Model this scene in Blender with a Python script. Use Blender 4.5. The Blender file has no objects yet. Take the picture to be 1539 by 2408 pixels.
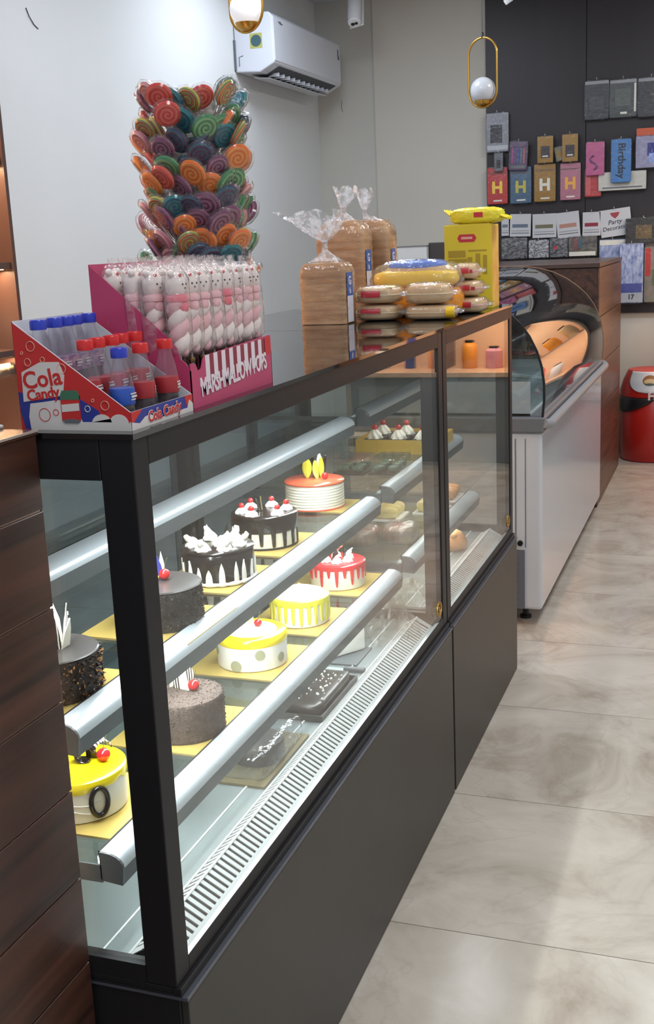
import bpy, bmesh, math, random
from mathutils import Vector, Matrix

# ---------------------------------------------------------------- camera, world, lights, exposure
S = bpy.context.scene
COL = S.collection
PI = math.pi
rnd = random.Random(7)
cd = bpy.data.cameras.new('camera')
cd.sensor_fit = 'VERTICAL'; cd.sensor_height = 36.0; cd.lens = 2683.0 / 2408.0 * 36.0
cd.clip_start = 0.02; cd.clip_end = 60
cam = bpy.data.objects.new('camera', cd); COL.objects.link(cam); S.camera = cam
_yaw, _pit, _rol = -0.3471, -0.2300, -0.0442
_f = Vector((math.sin(_yaw) * math.cos(_pit), math.cos(_yaw) * math.cos(_pit), math.sin(_pit)))
_r = _f.cross(Vector((0, 0, 1))).normalized(); _u = _r.cross(_f)
_r2 = _r * math.cos(_rol) + _u * math.sin(_rol); _u2 = _u * math.cos(_rol) - _r * math.sin(_rol)
cam.matrix_world = Matrix(((_r2.x, _u2.x, -_f.x, 0.6567), (_r2.y, _u2.y, -_f.y, -1.1568), (_r2.z, _u2.z, -_f.z, 1.4044), (0, 0, 0, 1)))

W = bpy.data.worlds.new('world'); S.world = W; W.use_nodes = True
W.node_tree.nodes['Background'].inputs[0].default_value = (0.80, 0.88, 1.0, 1)
W.node_tree.nodes['Background'].inputs[1].default_value = 0.6

def area(name, loc, sx, sy, power, color=(1, 1, 1), rot=(0, 0, 0), spread=PI):
    l = bpy.data.lights.new(name, 'AREA'); l.shape = 'RECTANGLE'; l.size = sx; l.size_y = sy
    l.energy = power; l.color = color; l.spread = spread
    o = bpy.data.objects.new(name, l); COL.objects.link(o); o.location = loc; o.rotation_euler = rot
    return o
CEIL = 2.95
for (lx, ly, pw) in ((-1.1, 0.4, 17), (0.95, -0.6, 24), (0.95, 2.2, 26), (-0.8, 2.9, 19), (0.8, 4.6, 25), (-1.3, 4.5, 18)):
    area('ceiling_lamp', (lx, ly, CEIL - 0.03), 0.6, 0.6, pw, (0.95, 0.98, 1.0) if lx > 0 else (0.86, 0.95, 1.08))
S.view_settings.view_transform = 'Standard'; S.view_settings.look = 'None'
S.view_settings.exposure = 0.14; S.view_settings.gamma = 1.0; S.view_settings.use_curve_mapping = False
S.cycles.max_bounces = 14; S.cycles.transparent_max_bounces = 40; S.cycles.transmission_bounces = 8
S.cycles.glossy_bounces = 6; S.cycles.diffuse_bounces = 4; S.cycles.sample_clamp_indirect = 6.0

# ---------------------------------------------------------------- materials
def lin(c):
    return tuple(((v / 255.0) / 12.92 if v <= 10.3 else (((v / 255.0) + 0.055) / 1.055) ** 2.4) for v in c)
MATS = {}
def nodes(m):
    m.use_nodes = True
    nt = m.node_tree
    return nt, nt.nodes, nt.links, nt.nodes['Principled BSDF']
def mat(name, rgb, rough=0.5, metal=0.0, spec=0.5, var=0.0, vscale=20.0, bump=0.0, bscale=60.0, emit=0.0, coat=0.0, sss=0.0, stretch=None, rgb2=None, ior=None):
    if name in MATS: return MATS[name]
    m = bpy.data.materials.new(name); nt, N, L, B = nodes(m)
    c = lin(rgb)
    B.inputs['Base Color'].default_value = (*c, 1); B.inputs['Roughness'].default_value = rough
    B.inputs['Metallic'].default_value = metal; B.inputs['Specular IOR Level'].default_value = spec
    B.inputs['Coat Weight'].default_value = coat; B.inputs['Coat Roughness'].default_value = 0.05
    if ior: B.inputs['IOR'].default_value = ior
    if emit:
        B.inputs['Emission Color'].default_value = (*c, 1); B.inputs['Emission Strength'].default_value = emit
    if sss:
        B.inputs['Subsurface Weight'].default_value = sss; B.inputs['Subsurface Radius'].default_value = (0.01, 0.007, 0.005)
    tc = None
    if var or bump or rgb2:
        tc = N.new('ShaderNodeTexCoord'); mp = N.new('ShaderNodeMapping'); L.new(tc.outputs['Object'], mp.inputs[0])
        if stretch: mp.inputs['Scale'].default_value = stretch
    if var or rgb2:
        nz = N.new('ShaderNodeTexNoise'); nz.inputs['Scale'].default_value = vscale; nz.inputs['Detail'].default_value = 5
        L.new(mp.outputs[0], nz.inputs['Vector'])
        cr = N.new('ShaderNodeValToRGB'); cr.color_ramp.elements[0].position = 0.3; cr.color_ramp.elements[1].position = 0.7
        if rgb2:
            a, b = c, lin(rgb2)
        else:
            a = tuple(v * (1 - var) for v in c); b = tuple(min(1, v * (1 + var)) for v in c)
        cr.color_ramp.elements[0].color = (*a, 1); cr.color_ramp.elements[1].color = (*b, 1)
        L.new(nz.outputs[0], cr.inputs[0]); L.new(cr.outputs[0], B.inputs['Base Color'])
    if bump:
        nb = N.new('ShaderNodeTexNoise'); nb.inputs['Scale'].default_value = bscale; nb.inputs['Detail'].default_value = 4
        L.new(mp.outputs[0], nb.inputs['Vector'])
        bp = N.new('ShaderNodeBump'); bp.inputs['Strength'].default_value = bump; bp.inputs['Distance'].default_value = 0.004
        L.new(nb.outputs[0], bp.inputs['Height']); L.new(bp.outputs[0], B.inputs['Normal'])
    MATS[name] = m
    return m

def sheet(name, tint=(1, 1, 1), f0=0.04, rough=0.0, haze=0.0, haze_rgb=(255, 255, 255), bump=0.0, bscale=60.0, hvar=False):
    """thin clear sheet: straight transmission plus a Schlick mirror, with an optional milky part"""
    if name in MATS: return MATS[name]
    m = bpy.data.materials.new(name); m.use_nodes = True
    nt = m.node_tree; N = nt.nodes; L = nt.links; N.clear()
    out = N.new('ShaderNodeOutputMaterial'); tr = N.new('ShaderNodeBsdfTransparent'); gl = N.new('ShaderNodeBsdfGlossy')
    tr.inputs[0].default_value = (*tint, 1); gl.inputs['Roughness'].default_value = rough
    lw = N.new('ShaderNodeLayerWeight'); lw.inputs[0].default_value = 0.5
    pw = N.new('ShaderNodeMath'); pw.operation = 'POWER'; pw.inputs[1].default_value = 5.0
    L.new(lw.outputs['Facing'], pw.inputs[0])
    ma = N.new('ShaderNodeMath'); ma.operation = 'MULTIPLY_ADD'; ma.inputs[1].default_value = 1 - f0; ma.inputs[2].default_value = f0
    L.new(pw.outputs[0], ma.inputs[0])
    base = tr
    if haze:
        df = N.new('ShaderNodeBsdfDiffuse'); df.inputs[0].default_value = (*lin(haze_rgb), 1)
        tl = N.new('ShaderNodeBsdfTranslucent'); tl.inputs[0].default_value = (*lin(haze_rgb), 1)
        ad = N.new('ShaderNodeMixShader'); ad.inputs[0].default_value = 0.4; L.new(df.outputs[0], ad.inputs[1]); L.new(tl.outputs[0], ad.inputs[2])
        mh = N.new('ShaderNodeMixShader'); mh.inputs[0].default_value = haze
        L.new(tr.outputs[0], mh.inputs[1]); L.new(ad.outputs[0], mh.inputs[2]); base = mh
        if hvar:
            tc0 = N.new('ShaderNodeTexCoord'); n0 = N.new('ShaderNodeTexNoise'); n0.inputs['Scale'].default_value = bscale
            L.new(tc0.outputs['Object'], n0.inputs['Vector'])
            mr = N.new('ShaderNodeMapRange'); mr.inputs[1].default_value = 0.45; mr.inputs[2].default_value = 0.68; mr.inputs[3].default_value = haze * 0.4; mr.inputs[4].default_value = min(1, haze * 2.6)
            L.new(n0.outputs[0], mr.inputs[0]); L.new(mr.outputs[0], mh.inputs[0])
    mx = N.new('ShaderNodeMixShader'); L.new(ma.outputs[0], mx.inputs[0]); L.new(base.outputs[0], mx.inputs[1]); L.new(gl.outputs[0], mx.inputs[2])
    if bump:
        tc = N.new('ShaderNodeTexCoord'); nb = N.new('ShaderNodeTexNoise'); nb.inputs['Scale'].default_value = bscale; nb.inputs['Detail'].default_value = 3
        L.new(tc.outputs['Object'], nb.inputs['Vector'])
        bp = N.new('ShaderNodeBump'); bp.inputs['Strength'].default_value = bump; bp.inputs['Distance'].default_value = 0.01
        L.new(nb.outputs[0], bp.inputs['Height']); L.new(bp.outputs[0], gl.inputs['Normal'])
    L.new(mx.outputs[0], out.inputs[0])
    MATS[name] = m
    return m

def wood(name, rgb, rgb2, rough=0.42, axis=(30.0, 1.6, 30.0)):
    if name in MATS: return MATS[name]
    m = bpy.data.materials.new(name); nt, N, L, B = nodes(m)
    ge = N.new('ShaderNodeNewGeometry'); mp = N.new('ShaderNodeMapping'); mp.inputs['Scale'].default_value = axis
    oi = N.new('ShaderNodeObjectInfo'); sc = N.new('ShaderNodeVectorMath'); sc.operation = 'SCALE'; sc.inputs[3].default_value = 13.0
    cb = N.new('ShaderNodeCombineXYZ')
    for i in range(3): L.new(oi.outputs['Random'], cb.inputs[i])
    L.new(cb.outputs[0], sc.inputs[0])
    ad = N.new('ShaderNodeVectorMath'); L.new(ge.outputs['Position'], mp.inputs[0]); L.new(mp.outputs[0], ad.inputs[0]); L.new(sc.outputs[0], ad.inputs[1])
    nz = N.new('ShaderNodeTexNoise'); nz.inputs['Scale'].default_value = 1.0; nz.inputs['Detail'].default_value = 7; nz.inputs['Distortion'].default_value = 0.9
    L.new(ad.outputs[0], nz.inputs['Vector'])
    cr = N.new('ShaderNodeValToRGB'); cr.color_ramp.elements[0].position = 0.32; cr.color_ramp.elements[1].position = 0.72
    cr.color_ramp.elements[0].color = (*lin(rgb), 1); cr.color_ramp.elements[1].color = (*lin(rgb2), 1)
    L.new(nz.outputs[0], cr.inputs[0]); L.new(cr.outputs[0], B.inputs['Base Color']); B.inputs['Roughness'].default_value = rough
    bp = N.new('ShaderNodeBump'); bp.inputs['Strength'].default_value = 0.15; bp.inputs['Distance'].default_value = 0.002
    L.new(nz.outputs[0], bp.inputs['Height']); L.new(bp.outputs[0], B.inputs['Normal'])
    MATS[name] = m
    return m

def marble(name):
    m = bpy.data.materials.new(name); nt, N, L, B = nodes(m)
    ge = N.new('ShaderNodeNewGeometry'); oi = N.new('ShaderNodeObjectInfo')
    cb = N.new('ShaderNodeCombineXYZ'); L.new(oi.outputs['Random'], cb.inputs[0]); L.new(oi.outputs['Random'], cb.inputs[1])
    sc = N.new('ShaderNodeVectorMath'); sc.operation = 'SCALE'; sc.inputs[3].default_value = 37.0; L.new(cb.outputs[0], sc.inputs[0])
    ad = N.new('ShaderNodeVectorMath'); L.new(ge.outputs['Position'], ad.inputs[0]); L.new(sc.outputs[0], ad.inputs[1])
    n1 = N.new('ShaderNodeTexNoise'); n1.inputs['Scale'].default_value = 3.2; n1.inputs['Detail'].default_value = 9; n1.inputs['Roughness'].default_value = 0.62; n1.inputs['Distortion'].default_value = 1.1
    L.new(ad.outputs[0], n1.inputs['Vector'])
    cr = N.new('ShaderNodeValToRGB'); e = cr.color_ramp.elements
    e[0].position = 0.28; e[0].color = (*lin((160, 146, 132)), 1); e[1].position = 0.74; e[1].color = (*lin((212, 204, 193)), 1)
    k = cr.color_ramp.elements.new(0.48); k.color = (*lin((192, 182, 169)), 1)
    L.new(n1.outputs[0], cr.inputs[0])
    n2 = N.new('ShaderNodeTexNoise'); n2.inputs['Scale'].default_value = 1.7; n2.inputs['Detail'].default_value = 8; n2.inputs['Distortion'].default_value = 2.4
    L.new(ad.outputs[0], n2.inputs['Vector'])
    sb = N.new('ShaderNodeMath'); sb.operation = 'SUBTRACT'; sb.inputs[1].default_value = 0.5; L.new(n2.outputs[0], sb.inputs[0])
    ab = N.new('ShaderNodeMath'); ab.operation = 'ABSOLUTE'; L.new(sb.outputs[0], ab.inputs[0])
    mr = N.new('ShaderNodeMapRange'); mr.inputs[1].default_value = 0.0; mr.inputs[2].default_value = 0.018; mr.inputs[3].default_value = 0.22; mr.inputs[4].default_value = 0.0
    L.new(ab.outputs[0], mr.inputs[0])
    n3 = N.new('ShaderNodeTexNoise'); n3.inputs['Scale'].default_value = 2.0; L.new(ad.outputs[0], n3.inputs['Vector'])
    ml = N.new('ShaderNodeMath'); ml.operation = 'MULTIPLY'; L.new(mr.outputs[0], ml.inputs[0]); L.new(n3.outputs[0], ml.inputs[1])
    mx = N.new('ShaderNodeMix'); mx.data_type = 'RGBA'; L.new(ml.outputs[0], mx.inputs[0]); L.new(cr.outputs[0], mx.inputs[6]); mx.inputs[7].default_value = (*lin((128, 108, 92)), 1)
    L.new(mx.outputs[2], B.inputs['Base Color'])
    B.inputs['Roughness'].default_value = 0.17
    bp = N.new('ShaderNodeBump'); bp.inputs['Strength'].default_value = 0.05; bp.inputs['Distance'].default_value = 0.01
    L.new(n1.outputs[0], bp.inputs['Height']); L.new(bp.outputs[0], B.inputs['Normal'])
    MATS[name] = m
    return m

# ---------------------------------------------------------------- mesh building
class MB:
    def __init__(s): s.v = []; s.f = []; s.m = []; s.cur = 0; s.X = None
    def add(s, vs, fs):
        b = len(s.v)
        if s.X is not None: vs = [s.X @ Vector(v) for v in vs]
        s.v += [tuple(v) for v in vs]; s.f += [tuple(i + b for i in q) for q in fs]; s.m += [s.cur] * len(fs)
        return s
    def box(s, x0, x1, y0, y1, z0, z1):
        return s.add([(x0, y0, z0), (x1, y0, z0), (x1, y1, z0), (x0, y1, z0), (x0, y0, z1), (x1, y0, z1), (x1, y1, z1), (x0, y1, z1)],
                     [(3, 2, 1, 0), (4, 5, 6, 7), (0, 1, 5, 4), (1, 2, 6, 5), (2, 3, 7, 6), (3, 0, 4, 7)])
    def prism(s, poly, axis, a, b):
        """poly: ccw 2-D points; axis 'x': (y,z), 'y': (x,z), 'z': (x,y)"""
        n = len(poly)
        def p(q, t): return (t, q[0], q[1]) if axis == 'x' else ((q[0], t, q[1]) if axis == 'y' else (q[0], q[1], t))
        vs = [p(q, a) for q in poly] + [p(q, b) for q in poly]
        fs = [tuple(range(n - 1, -1, -1)), tuple(range(n, 2 * n))] + [(i, (i + 1) % n, n + (i + 1) % n, n + i) for i in range(n)]
        return s.add(vs, fs)
    def lathe(s, prof, n=32, c=(0, 0, 0), mod=None):
        vs = []; fs = []; k = len(prof)
        for i in range(n):
            a = 2 * PI * i / n
            for j, (r, z) in enumerate(prof):
                q = mod(a, j, r, z) if mod else (r, z)
                vs.append((c[0] + q[0] * math.cos(a), c[1] + q[0] * math.sin(a), c[2] + q[1]))
        for i in range(n):
            i2 = (i + 1) % n
            for j in range(k - 1):
                fs.append((i * k + j, i2 * k + j, i2 * k + j + 1, i * k + j + 1))
        if prof[0][0] > 1e-6: fs.append(tuple(i * k for i in range(n - 1, -1, -1)))
        if prof[-1][0] > 1e-6: fs.append(tuple(i * k + k - 1 for i in range(n)))
        return s.add(vs, fs)
    def tube(s, path, r, n=8, closed=False, cap=True):
        P = [Vector(p) for p in path]; k = len(P); vs = []; fs = []
        rr = r if isinstance(r, (list, tuple)) else [r] * k
        up = None
        for i, p in enumerate(P):
            if closed: t = (P[(i + 1) % k] - P[i - 1]).normalized()
            else: t = (P[min(i + 1, k - 1)] - P[max(i - 1, 0)]).normalized()
            if up is None:
                up = Vector((0, 0, 1)) if abs(t.z) < 0.9 else Vector((1, 0, 0))
            u = (up - t * up.dot(t)).normalized(); w = t.cross(u); up = u
            for j in range(n):
                a = 2 * PI * j / n
                vs.append(p + (u * math.cos(a) + w * math.sin(a)) * rr[i])
        m = k if closed else k - 1
        for i in range(m):
            i2 = (i + 1) % k
            for j in range(n):
                j2 = (j + 1) % n
                fs.append((i * n + j, i * n + j2, i2 * n + j2, i2 * n + j))
        if cap and not closed:
            fs.append(tuple(range(n - 1, -1, -1))); fs.append(tuple((k - 1) * n + j for j in range(n)))
        return s.add(vs, fs)
    def ball(s, c, r, nu=14, nv=9):
        rx, ry, rz = r if isinstance(r, (tuple, list)) else (r, r, r)
        vs = [(c[0], c[1], c[2] - rz)]; fs = []
        for j in range(1, nv):
            b = -PI / 2 + PI * j / nv
            for i in range(nu):
                a = 2 * PI * i / nu
                vs.append((c[0] + rx * math.cos(b) * math.cos(a), c[1] + ry * math.cos(b) * math.sin(a), c[2] + rz * math.sin(b)))
        vs.append((c[0], c[1], c[2] + rz)); t = len(vs) - 1
        for i in range(nu):
            i2 = (i + 1) % nu
            fs.append((0, 1 + i2, 1 + i))
            for j in range(nv - 2):
                fs.append((1 + j * nu + i, 1 + j * nu + i2, 1 + (j + 1) * nu + i2, 1 + (j + 1) * nu + i))
            fs.append((t, 1 + (nv - 2) * nu + i, 1 + (nv - 2) * nu + i2))
        return s.add(vs, fs)
    def pillow(s, x0, x1, y0, y1, z0, z1, n=10, e=0.35, seed=None, jit=0.0):
        """soft rounded block (super-ellipsoid)"""
        rg = random.Random(seed); c = ((x0 + x1) / 2, (y0 + y1) / 2, (z0 + z1) / 2); h = ((x1 - x0) / 2, (y1 - y0) / 2, (z1 - z0) / 2)
        sg = lambda w, p: math.copysign(abs(w) ** p, w)
        nu, nv = 4 * n, 2 * n; vs = []; fs = []
        for j in range(nv + 1):
            b = -PI / 2 + PI * j / nv
            for i in range(nu):
                a = 2 * PI * i / nu; k = 1 + jit * (rg.random() - 0.5)
                vs.append((c[0] + h[0] * k * sg(math.cos(b), e) * sg(math.cos(a), e), c[1] + h[1] * k * sg(math.cos(b), e) * sg(math.sin(a), e), c[2] + h[2] * k * sg(math.sin(b), e)))
        for j in range(nv):
            for i in range(nu):
                i2 = (i + 1) % nu
                fs.append((j * nu + i, j * nu + i2, (j + 1) * nu + i2, (j + 1) * nu + i))
        return s.add(vs, fs)
    def grid(s, fn, nu, nv):
        vs = [fn(i / nu, j / nv) for j in range(nv + 1) for i in range(nu + 1)]
        fs = [(j * (nu + 1) + i, j * (nu + 1) + i + 1, (j + 1) * (nu + 1) + i + 1, (j + 1) * (nu + 1) + i) for j in range(nv) for i in range(nu)]
        return s.add(vs, fs)
    def mesh(s, name, mats, smooth=None):
        me = bpy.data.meshes.new(name); me.from_pydata(s.v, [], s.f)
        for m in (mats if isinstance(mats, (list, tuple)) else [mats]): me.materials.append(m)
        if len(me.materials) > 1: me.polygons.foreach_set('material_index', s.m)
        if smooth is not None:
            me.polygons.foreach_set('use_smooth', [True] * len(me.polygons))
            me.update(); me.set_sharp_from_angle(angle=math.radians(smooth))
        me.update()
        return me

def link(o, parent=None):
    COL.objects.link(o)
    if parent is not None: o.parent = parent
    return o
def part(name, mb, mats, parent=None, smooth=None, bevel=0.0, seg=2, kind=None, label=None, loc=None, rot=None, solid=0.0):
    me = mb if isinstance(mb, bpy.types.Mesh) else mb.mesh(name, mats, smooth)
    o = link(bpy.data.objects.new(name, me), parent)
    if bevel:
        b = o.modifiers.new('bevel', 'BEVEL'); b.width = bevel; b.segments = seg; b.limit_method = 'ANGLE'; b.angle_limit = math.radians(40)
    if solid:
        b = o.modifiers.new('solid', 'SOLIDIFY'); b.thickness = solid; b.offset = 0
    if kind: o['kind'] = kind
    if label: o['label'] = label
    if loc: o.location = loc
    if rot: o.rotation_euler = rot
    return o
def thing(name, label, cat, loc=(0, 0, 0), rot=(0, 0, 0), group=None):
    o = bpy.data.objects.new(name, None); o.empty_display_size = 0.03; COL.objects.link(o)
    o.location = loc; o.rotation_euler = rot if isinstance(rot, (tuple, list)) else (0, 0, rot)
    o['label'] = label; o['category'] = cat
    if group: o['group'] = group
    return o
def tag(o, label, cat, group=None):
    o['label'] = label; o['category'] = cat
    if group: o['group'] = group
    return o
def struct(o):
    o['kind'] = 'structure'; return o
def dup(src, loc=None, rot=None, label=None, group=None, scale=None):
    r = src.copy(); COL.objects.link(r)
    if loc is not None: r.location = loc
    if rot is not None: r.rotation_euler = rot if isinstance(rot, (tuple, list)) else (0, 0, rot)
    if scale is not None: r.scale = (scale,) * 3
    if label: r['label'] = label
    if group: r['group'] = group
    for ch in [q for q in bpy.data.objects if q.parent == src]:
        c = ch.copy(); COL.objects.link(c); c.parent = r
        for g in [q for q in bpy.data.objects if q.parent == ch]:
            d = g.copy(); COL.objects.link(d); d.parent = c
    return r
def textmesh(body, size, mats, M, depth=0.0008, align='CENTER', bold=0.0, shear=0.0, space=1.0, squash=1.0):
    """flat printed lettering as thin raised letters; M places local x (reading) and y (up)"""
    cu = bpy.data.curves.new('lettering', 'FONT'); cu.body = body; cu.size = size; cu.extrude = depth; cu.align_x = align; cu.align_y = 'CENTER'
    cu.offset = bold; cu.shear = shear; cu.space_character = space; cu.resolution_u = 3
    o = bpy.data.objects.new('lettering', cu); COL.objects.link(o)
    me = bpy.data.meshes.new_from_object(o); bpy.data.objects.remove(o); bpy.data.curves.remove(cu)
    me.transform(M @ Matrix.Diagonal((squash, 1, 1, 1))); me.name = 'lettering'
    me.materials.clear(); me.materials.append(mats)
    return me
def frame(o, x, y):
    """matrix with origin o, local x axis and y axis given"""
    x = Vector(x).normalized(); y = Vector(y); y = (y - x * y.dot(x)).normalized(); z = x.cross(y)
    return Matrix(((x.x, y.x, z.x, o[0]), (x.y, y.y, z.y, o[1]), (x.z, y.z, z.z, o[2]), (0, 0, 0, 1)))

GLASS = sheet('clear_glass', (0.965, 0.985, 0.975), 0.04)
SHELFGLASS = sheet('shelf_glass', (0.90, 0.94, 0.93), 0.06)
REARGLASS = sheet('tinted_rear_glass', (0.58, 0.63, 0.65), 0.08)
FILM = sheet('clear_film', (0.97, 0.97, 0.97), 0.06, 0.12, 0.10, (250, 250, 250), 0.7, 45.0)
BAGFILM = sheet('bag_film', (0.97, 0.97, 0.97), 0.05, 0.10, 0.05, (245, 247, 250), 0.6, 40.0)
BAGTOP = sheet('bag_top_film', (0.95, 0.95, 0.96), 0.08, 0.12, 0.30, (245, 247, 250), 0.9, 60.0, True)
BLACK = mat('black_frame', (33, 32, 34), 0.42, spec=0.25)
DARKPANEL = mat('charcoal_panel', (60, 57, 52), 0.42, spec=0.3, var=0.06, vscale=5)
GREYMETAL = mat('grey_metal', (96, 102, 106), 0.45)
ALU = mat('aluminium', (205, 214, 220), 0.33, metal=0.35)
STEEL = mat('stainless_deck', (142, 152, 152), 0.38, metal=0.3, var=0.05, vscale=8)
WHITE = mat('white_plastic', (226, 228, 230), 0.35)
WALL = mat('wall_paint', (214, 216, 216), 0.75, var=0.015, vscale=2.0, bump=0.03, bscale=120)
GOLD = mat('brass', (196, 152, 74), 0.28, metal=0.9)
DWOOD = wood('red_brown_wood', (44, 24, 17), (88, 52, 38))
PWOOD = wood('mid_brown_wood', (76, 50, 40), (112, 78, 64), 0.35)
CARD = mat('white_card', (226, 222, 218), 0.6)

# ---------------------------------------------------------------- the room
XL, XR, YB, YF = -2.03, 2.4, -3.0, 6.45
def slab(name, *b, m=WALL): return struct(part(name, MB().box(*b), m))
slab('ceiling', XL - .1, XR + .1, YB, YF + .1, CEIL, CEIL + .1, m=mat('ceiling_paint', (205, 208, 212), 0.8))
slab('wall_left', XL - .1, XL, YB, YF, 0, CEIL)
wf = slab('wall_far', XL - .1, XR + .1, YF, YF + .1, 0, CEIL, m=mat('far_wall_paint', (190, 188, 180), 0.75, var=0.02, vscale=2))
slab('wall_right', XR, XR + .1, YB, YF, 0, CEIL)
fl = slab('floor', XL - .1, XR + .1, YB, YF + .1, -0.1, -0.004, m=mat('grout', (104, 92, 82), 0.8))
MARBLE = marble('marble_tile')
xs = [XL, -1.65, -0.45, 0.75, 1.95, XR]; y0 = 0.909 - 0.598 * 6
for i in range(len(xs) - 1):
    me = None; k = 0
    while y0 + 0.598 * k < YF:
        ya = max(YB, y0 + 0.598 * k); yb = min(YF, y0 + 0.598 * (k + 1))
        full = abs(yb - ya - 0.598) < 1e-4
        if full and me is None:
            me = MB().box(xs[i] + .0012, xs[i + 1] - .0012, .0012, .5968, -.012, 0).mesh('tile', MARBLE)
        if full: part('tile', me, None, fl, loc=(0, ya, 0))
        elif yb > ya: part('tile', MB().box(xs[i] + .0012, xs[i + 1] - .0012, ya + .0012, yb - .0012, -.012, 0), MARBLE, fl)
        k += 1
# dark laminate panelling on the far wall, three boards with recessed joints
DLAM = mat('dark_laminate', (38, 32, 36), 0.42, var=0.10, vscale=3, stretch=(6, 6, 0.4))
tp = struct(part('trim_1', MB().box(-0.88, 1.6, YF - .02, YF, 0.9, CEIL - .01), mat('joint_dark', (22, 18, 18), 0.7)))
for a, b in ((-0.88, -0.262), (-0.258, 0.352), (0.356, 0.962), (0.966, 1.6)):
    part('panel', MB().box(a, b, YF - .034, YF - .02, 0.9, CEIL - .01), DLAM, tp)
slab('wall_band_lit', -1.63, -0.89, YF - .012, YF, 0, CEIL, m=mat('far_wall_painted_light', (196, 192, 182), 0.75))  # warmer light on this stretch of far wall, put into a slab's colour
slab('baseboard_left', XL, XL + .012, YB, YF, 0, 0.09, m=mat('skirting', (120, 108, 96), 0.5))

# ---------------------------------------------------------------- display cases
H = 1.2
TOPGLASS = mat('black_top_glass', (14, 15, 17), 0.03, ior=2.1)
LEDGE = mat('ledge_alu', (206, 214, 218), 0.3, metal=0.3)
SLOT = mat('slot_dark', (20, 20, 21), 0.8)
GRILLE = mat('grille_white', (228, 232, 232), 0.4)
PROFSHADE = mat('profile_lower_shade', (88, 94, 96), 0.5)  # shade on the less lit lower face, painted as a darker grey
RIM = mat('rim_line', (78, 80, 88), 0.3)
SHELVES = ((-.205, .985), (-.145, .788), (-.095, .605))      # front edge x, glass top z

def profile_poly(xf, z):
    """cross-section of the shelf's front profile: quarter-round top, upright lower face"""
    p = [(xf - .034, z - .031), (xf - .003, z - .034), (xf, z - .0085)]
    for k in range(6):
        a = k / 5 * PI / 2
        p.append((xf - .028 + .028 * math.cos(a), z - .008 + .019 * math.sin(a)))
    p.append((xf - .036, z + .011)); p.append((xf - .036, z - .028))
    return p

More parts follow.
